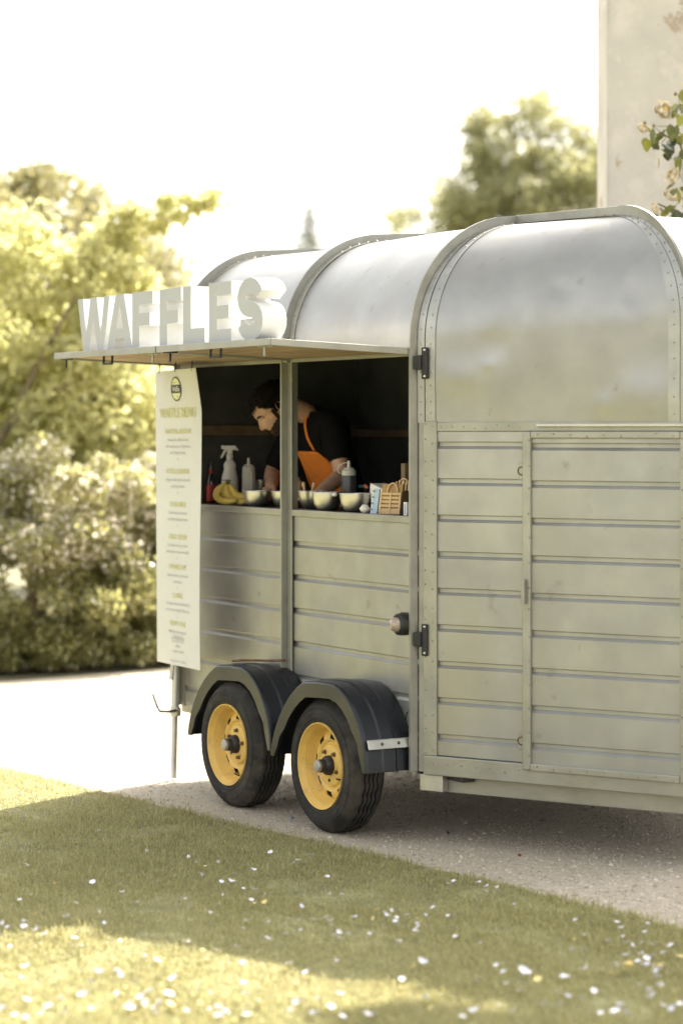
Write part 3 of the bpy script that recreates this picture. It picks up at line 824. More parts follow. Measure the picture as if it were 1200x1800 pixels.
# ---- far wall, rear wall, floor and lining
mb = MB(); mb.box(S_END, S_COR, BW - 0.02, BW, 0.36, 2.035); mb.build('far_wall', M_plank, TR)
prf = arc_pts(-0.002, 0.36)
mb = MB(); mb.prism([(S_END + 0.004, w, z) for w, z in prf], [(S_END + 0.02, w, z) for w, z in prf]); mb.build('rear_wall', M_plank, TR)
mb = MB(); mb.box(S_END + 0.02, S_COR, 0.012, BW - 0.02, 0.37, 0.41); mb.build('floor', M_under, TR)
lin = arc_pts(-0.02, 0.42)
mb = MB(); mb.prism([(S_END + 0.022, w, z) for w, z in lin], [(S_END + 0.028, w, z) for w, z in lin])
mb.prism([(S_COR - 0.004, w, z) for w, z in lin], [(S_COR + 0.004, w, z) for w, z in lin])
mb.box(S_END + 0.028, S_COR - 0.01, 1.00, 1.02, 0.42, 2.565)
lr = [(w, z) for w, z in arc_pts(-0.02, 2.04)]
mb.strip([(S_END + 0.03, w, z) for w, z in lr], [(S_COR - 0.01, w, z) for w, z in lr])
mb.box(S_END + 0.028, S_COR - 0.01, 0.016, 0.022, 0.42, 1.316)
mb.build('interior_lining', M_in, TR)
mb = MB(); mb.box(S_END + 0.029, S_END + 0.07, 0.06, 0.95, 1.685, 1.735); mb.build('wall_batten', M_batten, TR, bevel=0.004)
mb = MB(); mb.box(S_END + 0.03, S_COR - 0.02, 0.955, 0.999, 1.675, 1.715); mb.build('wall_batten', M_batten, TR, bevel=0.004)
mb = MB(); mb.tube([(-0.72, 0.985, 1.73), (-0.72, 0.985, 2.3)], 0.010, 8); mb.build('conduit', M_galv, TR, smooth=True)
mb = MB(); mb.box(S_END + 0.03, S_COR - 0.02, 0.90, 0.999, 1.395, 1.42); mb.build('back_shelf', M_batten, TR, bevel=0.003)

# ---- chassis
mb = MB(); qbox(mb, 0.10, T_END, 0.05, 0.09, 0.215, 0.2895); mb.build('chassis_rail', M_frame, TR, bevel=0.004)
mb = MB(); qbox(mb, 0.012, 0.12, 0.0, 0.045, 0.222, 0.2895); mb.build('corner_foot', M_galv, TR, bevel=0.003)
for w in (0.12, BW - 0.12):
    mb = MB(); mb.box(S_END + 0.02, S_COR + 0.2, w - 0.03, w + 0.03, 0.27, 0.369); mb.build('chassis_beam', M_under, TR)
mb = MB(); mb.box(S_END, S_COR - 0.004, 0.004, 0.03, 0.325, 0.3695); mb.build('side_rail', M_frame, TR, bevel=0.003)
for s in (0.0, -0.80):
    mb = MB(); mb.tube([(s, -0.10, 0.28), (s, BW + 0.10, 0.28)], 0.03, 10); mb.box(s - 0.05, s + 0.05, 0.09, 0.15, 0.24, 0.30); mb.build('axle', M_under, TR)

# ---- wheels
def tyre_mesh():
    n = 108
    prof = [(0.172, 0.150), (0.180, 0.163), (0.192, 0.168), (0.212, 0.172), (0.235, 0.171), (0.252, 0.167), (0.262, 0.160), (0.2725, 0.150), (0.280, 0.141)]
    vs, fs = [], []
    half = 0.086
    prof = [(r, h - half) for r, h in prof]
    tread = [(0.2835, 0.050, 0), (0.2845, 0.0345, 0), (0.271, 0.0325, 1), (0.271, 0.0275, 1), (0.285, 0.0265, 0), (0.2855, 0.0135, 0), (0.272, 0.0122, 1), (0.272, 0.0070, 1), (0.286, 0.0055, 0),
             (0.286, -0.0055, 0), (0.272, -0.0070, 1), (0.272, -0.0122, 1), (0.2855, -0.0135, 0), (0.285, -0.0265, 0), (0.271, -0.0275, 1), (0.271, -0.0325, 1), (0.2845, -0.0345, 0), (0.2835, -0.050, 0)]
    full = [(r, h, -1) for r, h in prof] + tread + [(r, -h, -1) for r, h in reversed(prof)]
    m = len(full)
    for k in range(n):
        a = 2 * math.pi * k / n
        zz = 0.0022 * (1 if (k // 2) % 2 else -1)
        for i, (r, h, q) in enumerate(full):
            rr, hh = r, h
            if q >= 0 and abs(h) < 0.045: hh += zz
            if (q == 0 and (k % 4 == 0)): rr -= 0.0035
            if i in (7, 8, m - 8, m - 9) and k % 3 == 0: rr -= 0.006
            vs.append((math.cos(a) * rr, hh, math.sin(a) * rr))
    for k in range(n):
        for i in range(m - 1):
            a, b = k * m + i, ((k + 1) % n) * m + i
            fs.append((a, b, b + 1, a + 1))
    mb = MB(); mb.add(vs, fs)
    # raised rings and lettering blocks on the outer sidewall
    for r, h in ((0.2035, -0.0853), (0.2445, -0.0848)):
        mb.lathe([(r - 0.0015, h), (r - 0.0008, h - 0.0012), (r + 0.0008, h - 0.0012), (r + 0.0015, h)], 72, (0, 0, 0), (0, 1, 0))
    for a0 in (2.2, 5.3):
        for j in range(11):
            if j in (4,): continue
            a = a0 + j * 0.075
            e, tt = Vector((math.cos(a), 0, math.sin(a))), Vector((-math.sin(a), 0, math.cos(a)))
            mb.obox(e * 0.224 + Vector((0, -0.0858, 0)), e * 0.0075, tt * 0.0017, Vector((0, 0.0011, 0)))
            mb.obox(e * (0.224 + 0.005 * ((j * 7) % 3 - 1)) + tt * 0.004 + Vector((0, -0.0858, 0)), e * 0.0015, tt * 0.003, Vector((0, 0.0011, 0)))
    return mb.mesh('tyre', M_rubber, 'auto')
def rim_mesh():
    n = 96
    prof = [(0.150, 0.06), (0.160, 0.0), (0.166, -0.060), (0.178, -0.0665), (0.185, -0.0775), (0.1835, -0.0865), (0.1795, -0.0855), (0.1765, -0.0745), (0.168, -0.064), (0.1625, -0.045), (0.1545, -0.022), (0.147, -0.010),
            (0.142, -0.012), (0.137, -0.022), (0.1255, -0.028), (0.1130, -0.0310), (0.104, -0.028), (0.098, -0.020), (0.093, -0.020), (0.086, -0.031), (0.074, -0.034), (0.056, -0.035), (0.044, -0.037), (0.036, -0.033), (0.036, -0.01)]
    vs, fs = [], []
    m = len(prof)
    for k in range(n):
        a = 2 * math.pi * k / n
        for (r, h) in prof: vs.append((math.cos(a) * r, h, math.sin(a) * r))
    for k in range(n):
        slot = (k % 12) in (1, 2, 3, 4, 5)
        for i in range(m - 1):
            if slot and i in (13, 14): continue
            a, b = k * m + i, ((k + 1) % n) * m + i
            fs.append((a, b, b + 1, a + 1))
    return MB().add(vs, fs).mesh('rim', M_yellow, 'auto')
ME_tyre, ME_rim = tyre_mesh(), rim_mesh()
mbx = MB(); mbx.lathe([(0.001, 0.0), (0.142, 0.0), (0.142, 0.06)], 40, (0, -0.002, 0), (0, 1, 0)); ME_drum = mbx.mesh('brake_drum', M_dark)
mbx = MB(); mbx.lathe([(0.042, -0.035), (0.041, -0.052), (0.036, -0.060), (0.029, -0.066), (0.028, -0.085), (0.026, -0.088)], 28, (0, 0, 0), (0, 1, 0)); ME_hub = mbx.mesh('hub', M_dark, 'auto')
mbx = MB(); mbx.lathe([(0.0255, -0.086), (0.0255, -0.097), (0.022, -0.101), (0.012, -0.102), (0.0005, -0.102)], 24, (0, 0, 0), (0, 1, 0)); ME_cap = mbx.mesh('hub_cap', mat('dull_cap', (0.36, 0.36, 0.35), 0.45, 0.7, var=0.1), 'auto')
mbx = MB(); mbx.lathe([(0.010, -0.034), (0.010, -0.040), (0.0075, -0.040), (0.0075, -0.050), (0.003, -0.052), (0.0004, -0.052)], 6, (0, 0, 0), (0, 1, 0)); ME_nut = mbx.mesh('wheel_nut', mat('nut', (0.20, 0.14, 0.08), 0.5, 0.6, var=0.4, vscale=60))
mbx = MB(); mbx.lathe([(0.0075, -0.030), (0.0075, -0.0375), (0.0, -0.0376)], 12, (0, 0, 0), (0, 1, 0)); ME_hole = mbx.mesh('bolt_hole', M_dark)
for s, rot in ((0.0, 0.35), (-0.80, 1.1)):
    wh = empty('wheel', (s, -0.129 - (0.02 if s else 0), 0.2835)); wh.parent = TR
    wh.rotation_euler = (0, rot, 0)
    for nm, me in (('tyre', ME_tyre), ('rim', ME_rim), ('brake_drum', ME_drum), ('hub', ME_hub), ('hub_cap', ME_cap)):
        link_mesh(nm, me, wh)
    for q in range(5):
        a = q * 2 * math.pi / 5
        link_mesh('wheel_nut' if q < 4 else 'bolt_hole', ME_nut if q < 4 else ME_hole, wh, (0.064 * math.cos(a), 0, 0.064 * math.sin(a)), (0, 0.4 * q, 0))
    mb = MB(); mb.tube([(0.155, -0.05, 0.01), (0.150, -0.068, 0.01), (0.140, -0.085, 0.012)], [0.005, 0.004, 0.003], 6); mb.build('valve', M_dark, wh)

# ---- mudguards
GO = [(-0.392, 0.285), (-0.382, 0.335), (-0.360, 0.39), (-0.325, 0.45), (-0.280, 0.508), (-0.225, 0.560), (-0.165, 0.602), (-0.105, 0.632), (0.020, 0.642), (0.140, 0.643), (0.200, 0.628), (0.257, 0.598), (0.310, 0.552), (0.350, 0.500), (0.382, 0.44), (0.400, 0.385), (0.408, 0.303)]
def guard(ds, dw, straps):
    out = [(s + ds, z) for s, z in GO]
    inn = []
    for i, (s, z) in enumerate(out):
        a = Vector((s - ds, z - 0.27)); L = a.length
        k = (L - (0.066 if 2 < i < 14 else 0.05 if i in (1, 2, 14, 15) else 0.03)) / L
        inn.append((ds + a.x * k, 0.27 + a.y * k if i not in (0, len(out) - 1) else z))
    w0 = -0.232 + dw
    mb = MB()
    fo = [(s, w0, z) for s, z in out]; fi = [(s, w0 - 0.002, z) for s, z in inn]; fb = [(s, w0 + 0.012, z) for s, z in inn]
    c1 = [(ds + (s - ds) * 0.985, w0 - 0.0045, 0.27 + (z - 0.27) * 0.985) for s, z in out]
    mb.strip(fi, c1); mb.strip(fb, fi); mb.strip(c1, fo)
    mid = [(ds + (s - ds) * 1.006, w0 + 0.012, 0.27 + (z - 0.27) * 1.008) for s, z in out]
    bk = [(ds + (s - ds) * 1.0, -0.004, 0.27 + (z - 0.27) * 1.0) for s, z in out]
    rd1 = [(ds + (s - ds) * 1.006, w0 + 0.075, 0.27 + (z - 0.27) * 1.008) for s, z in out]
    rd2 = [(ds + (s - ds) * 1.018, w0 + 0.085, 0.27 + (z - 0.27) * 1.022) for s, z in out]
    rd3 = [(ds + (s - ds) * 1.018, w0 + 0.14, 0.27 + (z - 0.27) * 1.022) for s, z in out]
    rd4 = [(ds + (s - ds) * 1.006, w0 + 0.15, 0.27 + (z - 0.27) * 1.008) for s, z in out]
    for a, b in ((fo, mid), (mid, rd1), (rd1, rd2), (rd2, rd3), (rd3, rd4), (rd4, bk)): mb.strip(a, b)
    # inner skin
    io = [(ds + (s - ds) * 0.975, w0 + 0.012, 0.27 + (z - 0.27) * 0.975 if i not in (0, len(out) - 1) else z) for i, (s, z) in enumerate(out)]
    ib = [(x, -0.004, z) for x, _, z in io]
    mb.strip(io, ib)
    for e in (0, -1): mb.add([fo[e], bk[e], ib[e], io[e]], [(0, 1, 2, 3)])
    o = mb.build('mudguard', M_guard, TR, smooth='auto')
    if straps:
        sb = MB(); sb.obox((ds + 0.412, -0.115, 0.420), (0.004, 0, -0.001), (0, 0.112, 0), (-0.006, 0, 0.019)); sb.build('bracket', M_galv, o, bevel=0.003)
        for w in (-0.16, -0.08):
            sb = MB(); sb.dome((ds + 0.416, w, 0.420), (1, 0, 0.2), 0.008, 0.004, 8); sb.build('bolt', M_rust, o, smooth=True)
        sb = MB(); sb.obox((ds + 0.395, -0.012, 0.345), (0.006, 0, -0.06), (0, 0.004, 0), (0.02, 0, 0.002)); sb.build('stay', M_galv, o)
    return o
guard(0.0, 0.0, True); guard(-0.802, 0.004, False)
mb = MB(); mb.tube([(-0.62, -0.03, 0.672), (-0.66, -0.06, 0.668), (-0.80, -0.15, 0.662), (-0.86, -0.17, 0.655)], 0.006, 6); mb.build('guard_stay', M_rust, TR, smooth=True)

# ---- side marker lamp by the corner
lamp = empty('marker_lamp', (0.335, 0, 0.905)); lamp.parent = TR
mb = MB(); mb.box(-0.012, 0.085, -0.012, -0.001, -0.045, 0.045); mb.lathe([(0.046, 0.0), (0.047, -0.03), (0.044, -0.05), (0.036, -0.058), (0.030, -0.054)], 28, (0.045, -0.012, 0), (0, 1, 0.0)); mb.build('lamp_housing', M_dark, lamp, smooth='auto')
mb = MB(); mb.lathe([(0.031, -0.05), (0.030, -0.066), (0.026, -0.076), (0.016, -0.083), (0.0005, -0.085)], 24, (0.045, -0.012, 0), (0, 1, 0)); mb.build('lens', M_lens, lamp, smooth='auto')
mb = MB(); mb.lathe([(0.016, 0), (0.015, -0.02), (0.008, -0.028), (0.0005, -0.029)], 16, (-0.004, -0.03, 0), (1, 0.4, 0)); mb.build('rear_lens', mat('red_lens', (0.45, 0.03, 0.02), 0.2, var=0.1, coat=0.6), lamp, smooth=True)
mb = MB(); mb.tube([(0.40, -0.01, 0.46), (0.385, -0.03, 0.50), (0.40, -0.03, 0.54), (0.425, -0.008, 0.56)], 0.003, 6); mb.build('cable', M_dark, TR, smooth=True)

# ---- prop stand at the rear corner
jk = empty('corner_prop', (S_END + 0.035, -0.03, 0)); jk.parent = TR
f_, t_ = Vector((0.035, -0.045, 0.003)), Vector((0.0, -0.012, 0.62))
def jp(k): return f_.lerp(t_, k)
mb = MB(); mb.obox(t_ + Vector((0, 0, 0.0)), (0.016, 0, 0), (0, 0.016, 0), (0, 0.02, 0.13)); mb.build('upper_bracket', M_galv, jk, bevel=0.003)
mb = MB(); mb.tube([jp(0.50), jp(0.99)], 0.0195, 16); mb.build('outer_tube', M_galv, jk, smooth='auto')
mb = MB(); mb.tube([jp(0.012), jp(0.6)], 0.0155, 16); mb.build('inner_tube', M_galv, jk, smooth='auto')
mb = MB(); mb.tube([jp(0.50), jp(0.58)], 0.024, 16); mb.box(0, 0.03, -0.012, 0.012, -0.02, 0.02, lambda x, y, z: tuple(jp(0.54) + Vector((x + 0.012, y, z)))); mb.build('clamp', M_galv, jk, bevel=0.002)
c0 = jp(0.54)
mb = MB(); mb.tube([c0 + Vector((0.05, -0.02, 0.01)), c0 + Vector((0.0, -0.035, 0)), c0 + Vector((-0.06, -0.05, -0.004)), c0 + Vector((-0.085, -0.055, 0.018)), c0 + Vector((-0.12, -0.06, 0.075))], 0.0065, 8); mb.build('clamp_handle', M_dark, jk, smooth=True)
mb = MB(); mb.lathe([(0.001, 0.004), (0.038, 0.003), (0.040, 0.0), (0.001, 0.0)], 20, (f_.x, f_.y, 0.001), (0, 0, 1)); mb.build('foot_plate', M_galv, jk)

# ---- the two hatches, swung up flat as awnings
def awning(s0, s1, zt, seed):
    aw = empty('awning', (0, 0, 0)); aw.parent = TR
    piv = Vector((0, -0.004, zt - 0.012)); ro = Euler((-0.040, 0, 0), 'XYZ')
    aw.rotation_euler = ro; aw.location = piv - ro.to_matrix() @ piv
    w0, w1 = -0.700, -0.004
    mb = MB(); mb.box(s0 + 0.012, s1 - 0.012, w0 + 0.012, w1, zt - 0.018, zt - 0.004); mb.build('board', M_ply, aw)
    mb = MB(); mb.box(s0, s1, w0, w0 + 0.0115, zt - 0.028, zt); mb.build('edge_strip', M_frame, aw, bevel=0.002)
    mb = MB(); mb.box(s0, s0 + 0.0115, w0 + 0.012, w1, zt - 0.028, zt); mb.build('edge_strip', M_frame, aw, bevel=0.002)
    mb = MB(); mb.box(s1 - 0.0115, s1, w0 + 0.012, w1, zt - 0.028, zt); mb.build('edge_strip', M_frame, aw, bevel=0.002)
    mb = MB(); mb.box(s0 + 0.012, s1 - 0.012, w1 - 0.03, w1 - 0.001, zt - 0.034, zt - 0.0185); mb.build('hinge_strip', M_frame, aw, bevel=0.002)
    mb = MB(); mb.box(s0 + 0.012, s1 - 0.012, w0 + 0.0125, w1, zt - 0.0035, zt - 0.0005); mb.build('top_sheet', M_plank, aw)
    c = (s0 + s1) / 2
    mb = MB(); mb.tube([(c - 0.045, w0 + 0.03, zt - 0.018), (c - 0.045, w0 + 0.03, zt - 0.062), (c + 0.045, w0 + 0.03, zt - 0.062), (c + 0.045, w0 + 0.03, zt - 0.018)], 0.006, 6); mb.build('pull_handle', M_dark, aw)
    for s in (s0 + 0.07, s1 - 0.09):
        mb = MB(); mb.box(s - 0.04, s + 0.04, w0 + 0.02, w0 + 0.05, zt - 0.032, zt - 0.0185); mb.tube([(s, w0 + 0.035, zt - 0.032), (s, w0 + 0.035, zt - 0.066)], 0.0055, 8); mb.dome((s, w0 + 0.035, zt - 0.068), (0, 0, -1), 0.008, 0.004, 8); mb.build('latch', M_frame if s > c else M_dark, aw)
    return aw
Z_AW = 2.048
awning(S_END + 0.05, -0.585, Z_AW, 1); awning(-0.575, S_COR - 0.008, Z_AW, 2)

# ------------------------------------------------------------------ big white letters on the awnings
M_lface = mat('letter_face_shaded', (0.40, 0.408, 0.42), 0.6, 0, var=0.03, vscale=6, bump=0.06, bscale=90)  # fronts of the white letters greyed in the colour, to look shaded
M_lside = mat('letter_side_lit', (0.74, 0.74, 0.74), 0.55, 0, var=0.02, vscale=6)  # whiter than the fronts, so the edges look more brightly lit
def letter_outline(ch, w, h):
    a = 0.30 * h
    st = 0.072 * h / 0.25                      # stem width
    if ch == 'L': return [[(0, 0), (w, 0), (w, st * .95), (st, st * .95), (st, h), (0, h)]]
    if ch == 'F': return [[(0, 0), (st, 0), (st, h * .40), (w * .86, h * .40), (w * .86, h * .62), (st, h * .62), (st, h * .77), (w, h * .77), (w, h), (0, h)]]
    if ch == 'E': return [[(0, 0), (w, 0), (w, h * .22), (st, h * .22), (st, h * .40), (w * .88, h * .40), (w * .88, h * .61), (st, h * .61), (st, h * .78), (w, h * .78), (w, h), (0, h)]]
    if ch == 'W': return [[(0, h), (w * .17, h), (w * .275, h * .36), (w * .40, h), (w * .60, h), (w * .725, h * .36), (w * .83, h), (w, h), (w * .815, 0), (w * .635, 0), (w * .5, h * .60), (w * .365, 0), (w * .185, 0)]]
    if ch == 'A':
        # outline opened by a hairline so that the counter is part of one loop
        return [[(0, 0), (w * .27, 0), (w * .325, h * .20), (w * .675, h * .20), (w * .73, 0), (w, 0), (w * .66, h), (w * .34, h)], [(w * .375, h * .38), (w * .625, h * .38), (w * .5, h * .84)]]
    if ch == 'S':
        c = []
        st *= 0.86
        r = w / 2 - st * 0.5
        cx = w / 2
        ry = (h - st) / 4
        yt, yb = h - st * 0.5 - ry, st * 0.5 + ry
        for i in range(15):
            t = R(12 + 240 * i / 14); c.append((cx + r * math.cos(t), yt + ry * math.sin(t)))
        c2 = []
        for i in range(15):
            t = R(72 - 240 * i / 14); c2.append((cx + r * math.cos(t), yb + ry * math.sin(t)))
        pts = c + c2
        L, Rr_ = [], []
        for i, p in enumerate(pts):
            p0, p1 = Vector(pts[max(i - 1, 0)]), Vector(pts[min(i + 1, len(pts) - 1)])
            d = (p1 - p0).normalized(); nn = Vector((-d.y, d.x))
            L.append(tuple(Vector(p) + nn * st / 2)); Rr_.append(tuple(Vector(p) - nn * st / 2))
        return [L + Rr_[::-1]]
def letter(ch, s0, w, h, label, front=-0.655, dep=0.112, tilt=0.0):
    from mathutils.geometry import tessellate_polygon
    loops = letter_outline(ch, w, h)
    pts = [p for lp in loops for p in lp]
    tris = tessellate_polygon([[Vector((x, y, 0)) for x, y in lp] for lp in loops])
    root = empty('waffle_sign_letter', T(s0, front, Z_AW + 0.0255), RZ + tilt, label, 'sign letter', 'letters spelling the stall sign on the awnings')
    mb = MB(); mb.add([(x, 0, y) for x, y in pts], tris)
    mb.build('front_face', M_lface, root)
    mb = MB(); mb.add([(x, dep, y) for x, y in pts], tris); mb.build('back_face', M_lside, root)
    mb = MB()
    for lp in loops:
        n_ = len(lp)
        lo = [(x, 0.0, y) for x, y in lp]; hi = [(x, dep, y) for x, y in lp]
        mb.add(lo + hi, [(i, (i + 1) % n_, n_ + (i + 1) % n_, n_ + i) for i in range(n_)])
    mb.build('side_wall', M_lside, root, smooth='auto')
    return root
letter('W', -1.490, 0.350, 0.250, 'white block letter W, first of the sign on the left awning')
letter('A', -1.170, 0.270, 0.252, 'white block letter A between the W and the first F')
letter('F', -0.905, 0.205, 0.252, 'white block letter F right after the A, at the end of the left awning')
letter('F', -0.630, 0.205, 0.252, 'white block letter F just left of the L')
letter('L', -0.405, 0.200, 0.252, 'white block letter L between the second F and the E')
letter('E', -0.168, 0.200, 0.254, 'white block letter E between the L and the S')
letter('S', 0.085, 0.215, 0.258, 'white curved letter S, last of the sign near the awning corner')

# ------------------------------------------------------------------ menu banner
M_ban = mat('banner_vinyl', (0.60, 0.60, 0.58), 0.45, 0, var=0.03, vscale=3)
M_ink_y = mat('ink_yellow', (0.56, 0.54, 0.24), 0.6, 0, var=0.03)
M_ink_g = mat('ink_grey', (0.42, 0.42, 0.44), 0.6, 0, var=0.03)
M_ink_k = mat('ink_black', (0.03, 0.03, 0.028), 0.6, 0, var=0.03)
M_ink_p = mat('ink_pale', (0.66, 0.68, 0.38), 0.6, 0, var=0.03)
BS0, BS1, BZ0, BZ1 = -1.690, -1.195, 0.582, 2.000
ban = empty('menu_banner', T((BS0 + BS1) / 2, -0.15, BZ0), RZ, 'long white printed waffle menu banner hanging at the rear end of the hatch', 'banner')
BWd, BH = BS1 - BS0, BZ1 - BZ0
def BP(x, y, off=0.0):       # x from the middle, y up from the lower edge
    v = y / BH; u = x / BWd
    d = 0.018 * u * (1 - v * 0.7) + 0.006 * math.sin(v * 5.0 + 0.5) * (0.5 + u) + (0.03 * max(0, v - 0.86) / 0.14 * (u + .5))
    xx = x * (1 - 0.02 * v) - 0.012 * v 
    return (xx, -d - off, y + 0.006 * u * v)
mb = MB(); mb.grid(lambda u, v: BP((u - 0.5) * BWd, v * BH), 14, 60); mb.grid(lambda u, v: BP((u - 0.5) * BWd, v * BH, -0.002), 14, 60)
mb.build('sheet', M_ban, ban, smooth=True)
for x in (-0.2, 0.0, 0.2):
    mb = MB(); p = BP(x, BH - 0.012); mb.tube([(p[0], p[1], p[2]), (p[0], p[1] + 0.004, BH + 0.052)], 0.003, 6); mb.build('hanging_cord', M_dark, ban)
def text(txt, size, m, x, y, name='print', bold=0.0, sx=1.0):
    cu = bpy.data.curves.new('t', 'FONT'); cu.body = txt; cu.size = size; cu.align_x = 'CENTER'; cu.offset = bold; cu.resolution_u = 2
    to = bpy.data.objects.new('t', cu); COL.objects.link(to)
    me = bpy.data.meshes.new_from_object(to)
    bpy.data.objects.remove(to); bpy.data.curves.remove(cu)
    me.materials.clear(); me.materials.append(m)
    for v in me.vertices:
        v.co = BP(x + v.co.x * sx, y + v.co.y, 0.0026)
    me.name = name
    return link_mesh(name, me, ban)
# logo: ring, pale disc, dark band with script
def disc(r0, r1, m, off, y0, name, squash=1.0):
    mb = MB(); n_ = 40
    A = [BP(r0 * math.cos(2 * math.pi * k / n_), y0 + r0 * math.sin(2 * math.pi * k / n_), off) for k in range(n_ + 1)]
    B = [BP(r1 * math.cos(2 * math.pi * k / n_), y0 + r1 * math.sin(2 * math.pi * k / n_), off) for k in range(n_ + 1)]
    mb.strip(A, B); return mb.build(name, m, ban)
LY = BH - 0.092
disc(0.0005, 0.053, M_ink_p, 0.0026, LY, 'logo_disc'); disc(0.052, 0.0585, M_ink_k, 0.0032, LY, 'logo_ring')
mb = MB(); mb.grid(lambda u, v: BP((u - .5) * 2 * math.sqrt(max(0, .0535 ** 2 - ((v - .5) * .040) ** 2)), LY + (v - .5) * .040, 0.0032), 12, 4); mb.build('logo_band', M_ink_k, ban)
text('Waffle', 0.036, M_ban, 0, LY - 0.012, 'logo_script', 0.0008, 0.85)
for o_ in list(ban.children):
    if o_.name.startswith('logo_script'):
        for v in o_.data.vertices: v.co.y -= 0.0014
text('the Incredible', 0.013, M_ink_k, 0, LY + 0.027, 'logo_print'); text('Wagon', 0.015, M_ink_k, 0, LY - 0.040, 'logo_print')
text('WAFFLE MENU', 0.066, M_ink_y, 0.0, BH - 0.228, 'heading', 0.0012, 0.88)
menu = [('TRADITIONAL AMERICANA', ['Buttermilk waffle stacked', 'with maple syrup, crispy bacon', 'and whipped butter'], '6'),
        ('NUTELLA & BANANA', ['Belgian waffle, hazelnut spread', 'and sliced banana'], '6'),
        ('ETON MESS', ['Strawberries, meringue', 'and fresh whipped cream'], '6'),
        ('OREO CRUSH', ['Chocolate sauce, cookies', 'and vanilla ice cream crumble'], '6'),
        ('CARAMEL NUT', ['Salted caramel, pecan nuts', 'and cream'], '5'),
        ('CLASSIC', ['Icing sugar, butter and lemon juice', 'served warm straight off the iron'], '5'),
        ('FRUITY ONE', ['Mixed berries, yoghurt', 'and honey drizzle'], '6')]
ys = [0.272, 0.462, 0.622, 0.778, 0.922, 1.060, 1.195]
hs = [0.034, 0.036, 0.034, 0.034, 0.034, 0.032, 0.032]
for (hd, lines, pr), y0, hz in zip(menu, ys, hs):
    wmax = 0.30 if len(hd) > 18 else 0.26 if len(hd) > 14 else 0.20
    text(hd, hz, M_ink_y, 0.0, BH - y0 - hz, 'heading', 0.0006, min(1.0, wmax / (0.62 * hz * len(hd))))
    for i, ln_ in enumerate(lines): text(ln_, 0.0215, M_ink_g, 0.0, BH - y0 - hz - 0.036 - 0.031 * i, 'print', 0.0002, min(1.0, 0.34 / (0.52 * 0.0215 * len(ln_))))
    text(pr, 0.022, M_ink_g, 0.0, BH - y0 - hz - 0.036 - 0.031 * len(lines), 'print')
for i, ln_ in enumerate(['Toppings all', 'one pound each', 'ask for', 'today\'s specials', '', 'thank you for visiting']):
    if ln_: text(ln_, 0.021, M_ink_g, 0.0, 0.135 - 0.024 * i, 'print')

# ------------------------------------------------------------------ things on the counter
def s_of(px, w):
    r = (px - 600) / F_PX
    return (r * (P0.y + N.y * w) - P0.x - N.x * w) / (U.x - U.y * r)
ZT = ZC - 0.001
def item(name, px, w, label, cat, group=None, rz=0.0, z=None):
    p = T(s_of(px, w), w, ZT if z is None else z)
    return empty(name, p, RZ + rz, label, cat, group)

M_steel = metal_skin('mixing_bowl_steel', (0.60, 0.58, 0.53), 0.345, 0.03, 20, 1.0)
M_white_pl = mat('white_plastic', (0.78, 0.77, 0.73), 0.38, 0, var=0.03, vscale=12)
M_cloudy = mat('cloudy_plastic', (0.48, 0.47, 0.42), 0.4, 0, var=0.06, vscale=15)
M_choc = mat('chocolate_sauce', (0.045, 0.042, 0.048), 0.25, 0, var=0.3, vscale=20)
M_red = mat('red_label', (0.42, 0.03, 0.025), 0.45, 0, var=0.15, vscale=30)
M_glassdk = mat('dark_bottle_glass', (0.012, 0.009, 0.007), 0.12, 0, var=0.2, spec=0.8)
M_kraft = mat('kraft_card', (0.36, 0.235, 0.105), 0.8, 0, var=0.12, vscale=20)
M_balsa = mat('pale_wood', (0.66, 0.46, 0.25), 0.7, 0, var=0.12, vscale=14, stretch=(1, 1, 4))
M_banana = mat('banana_peel', (0.74, 0.55, 0.13), 0.45, 0, var=0.10, vscale=14, spots=((0.16, 0.10, 0.04), 26, 0.68, 0.05))
M_bstem = mat('banana_tip', (0.14, 0.12, 0.035), 0.7, 0, var=0.4, vscale=40)
M_glass = mat('clear_glass', (0.92, 0.94, 0.92), 0.03, 0, var=0.0, trans=1.0)

def bowl(px, w, r, h, label, contents=None):
    o = item('mixing_bowl', px, w, label, 'bowl', 'steel bowls of toppings')
    pr_ = [(0.001, 0.0), (r * .42, 0.0)]
    for i in range(1, 9):
        a = i / 8 * math.pi / 2
        pr_.append((r * (.42 + .58 * math.sin(a) ** 0.85), h * (1 - math.cos(a)) ** 0.95))
    pr_ += [(r + 0.004, h + 0.001), (r + 0.0035, h + 0.003), (r - 0.001, h + 0.002)]
    pr_ += [(x - 0.002, z + 0.0015) for x, z in reversed(pr_[2:10])] + [(0.001, 0.002)]
    mb = MB(); mb.lathe(pr_, 40); mb.build('bowl_shell', M_steel, o, smooth='auto')
    return o
bowl(453, 0.085, 0.067, 0.072, 'steel mixing bowl right of the bananas')
bowl(502, 0.16, 0.067, 0.072, 'steel mixing bowl half hidden behind the hatch post')
b3 = bowl(551, 0.17, 0.070, 0.078, 'steel mixing bowl with wooden spoons, first right of the hatch post')
b4 = bowl(575, 0.075, 0.067, 0.080, 'steel mixing bowl in the middle of the right hatch, in front of the spoons')
b5 = bowl(625, 0.085, 0.070, 0.080, 'steel mixing bowl below the dark sauce bottle')
rg = random.Random(5)
M_marsh = mat('marshmallow', (0.80, 0.76, 0.74), 0.7, 0, var=0.04)
def lump(r, rg, sq=0.75):
    mb = MB(); n_, m_ = 10, 6
    mb.lathe([(r * math.sin(math.pi * i / m_) * rg.uniform(.9, 1.1) + 0.0003, r * sq * (1 - math.cos(math.pi * i / m_))) for i in range(m_ + 1)], n_)
    return mb
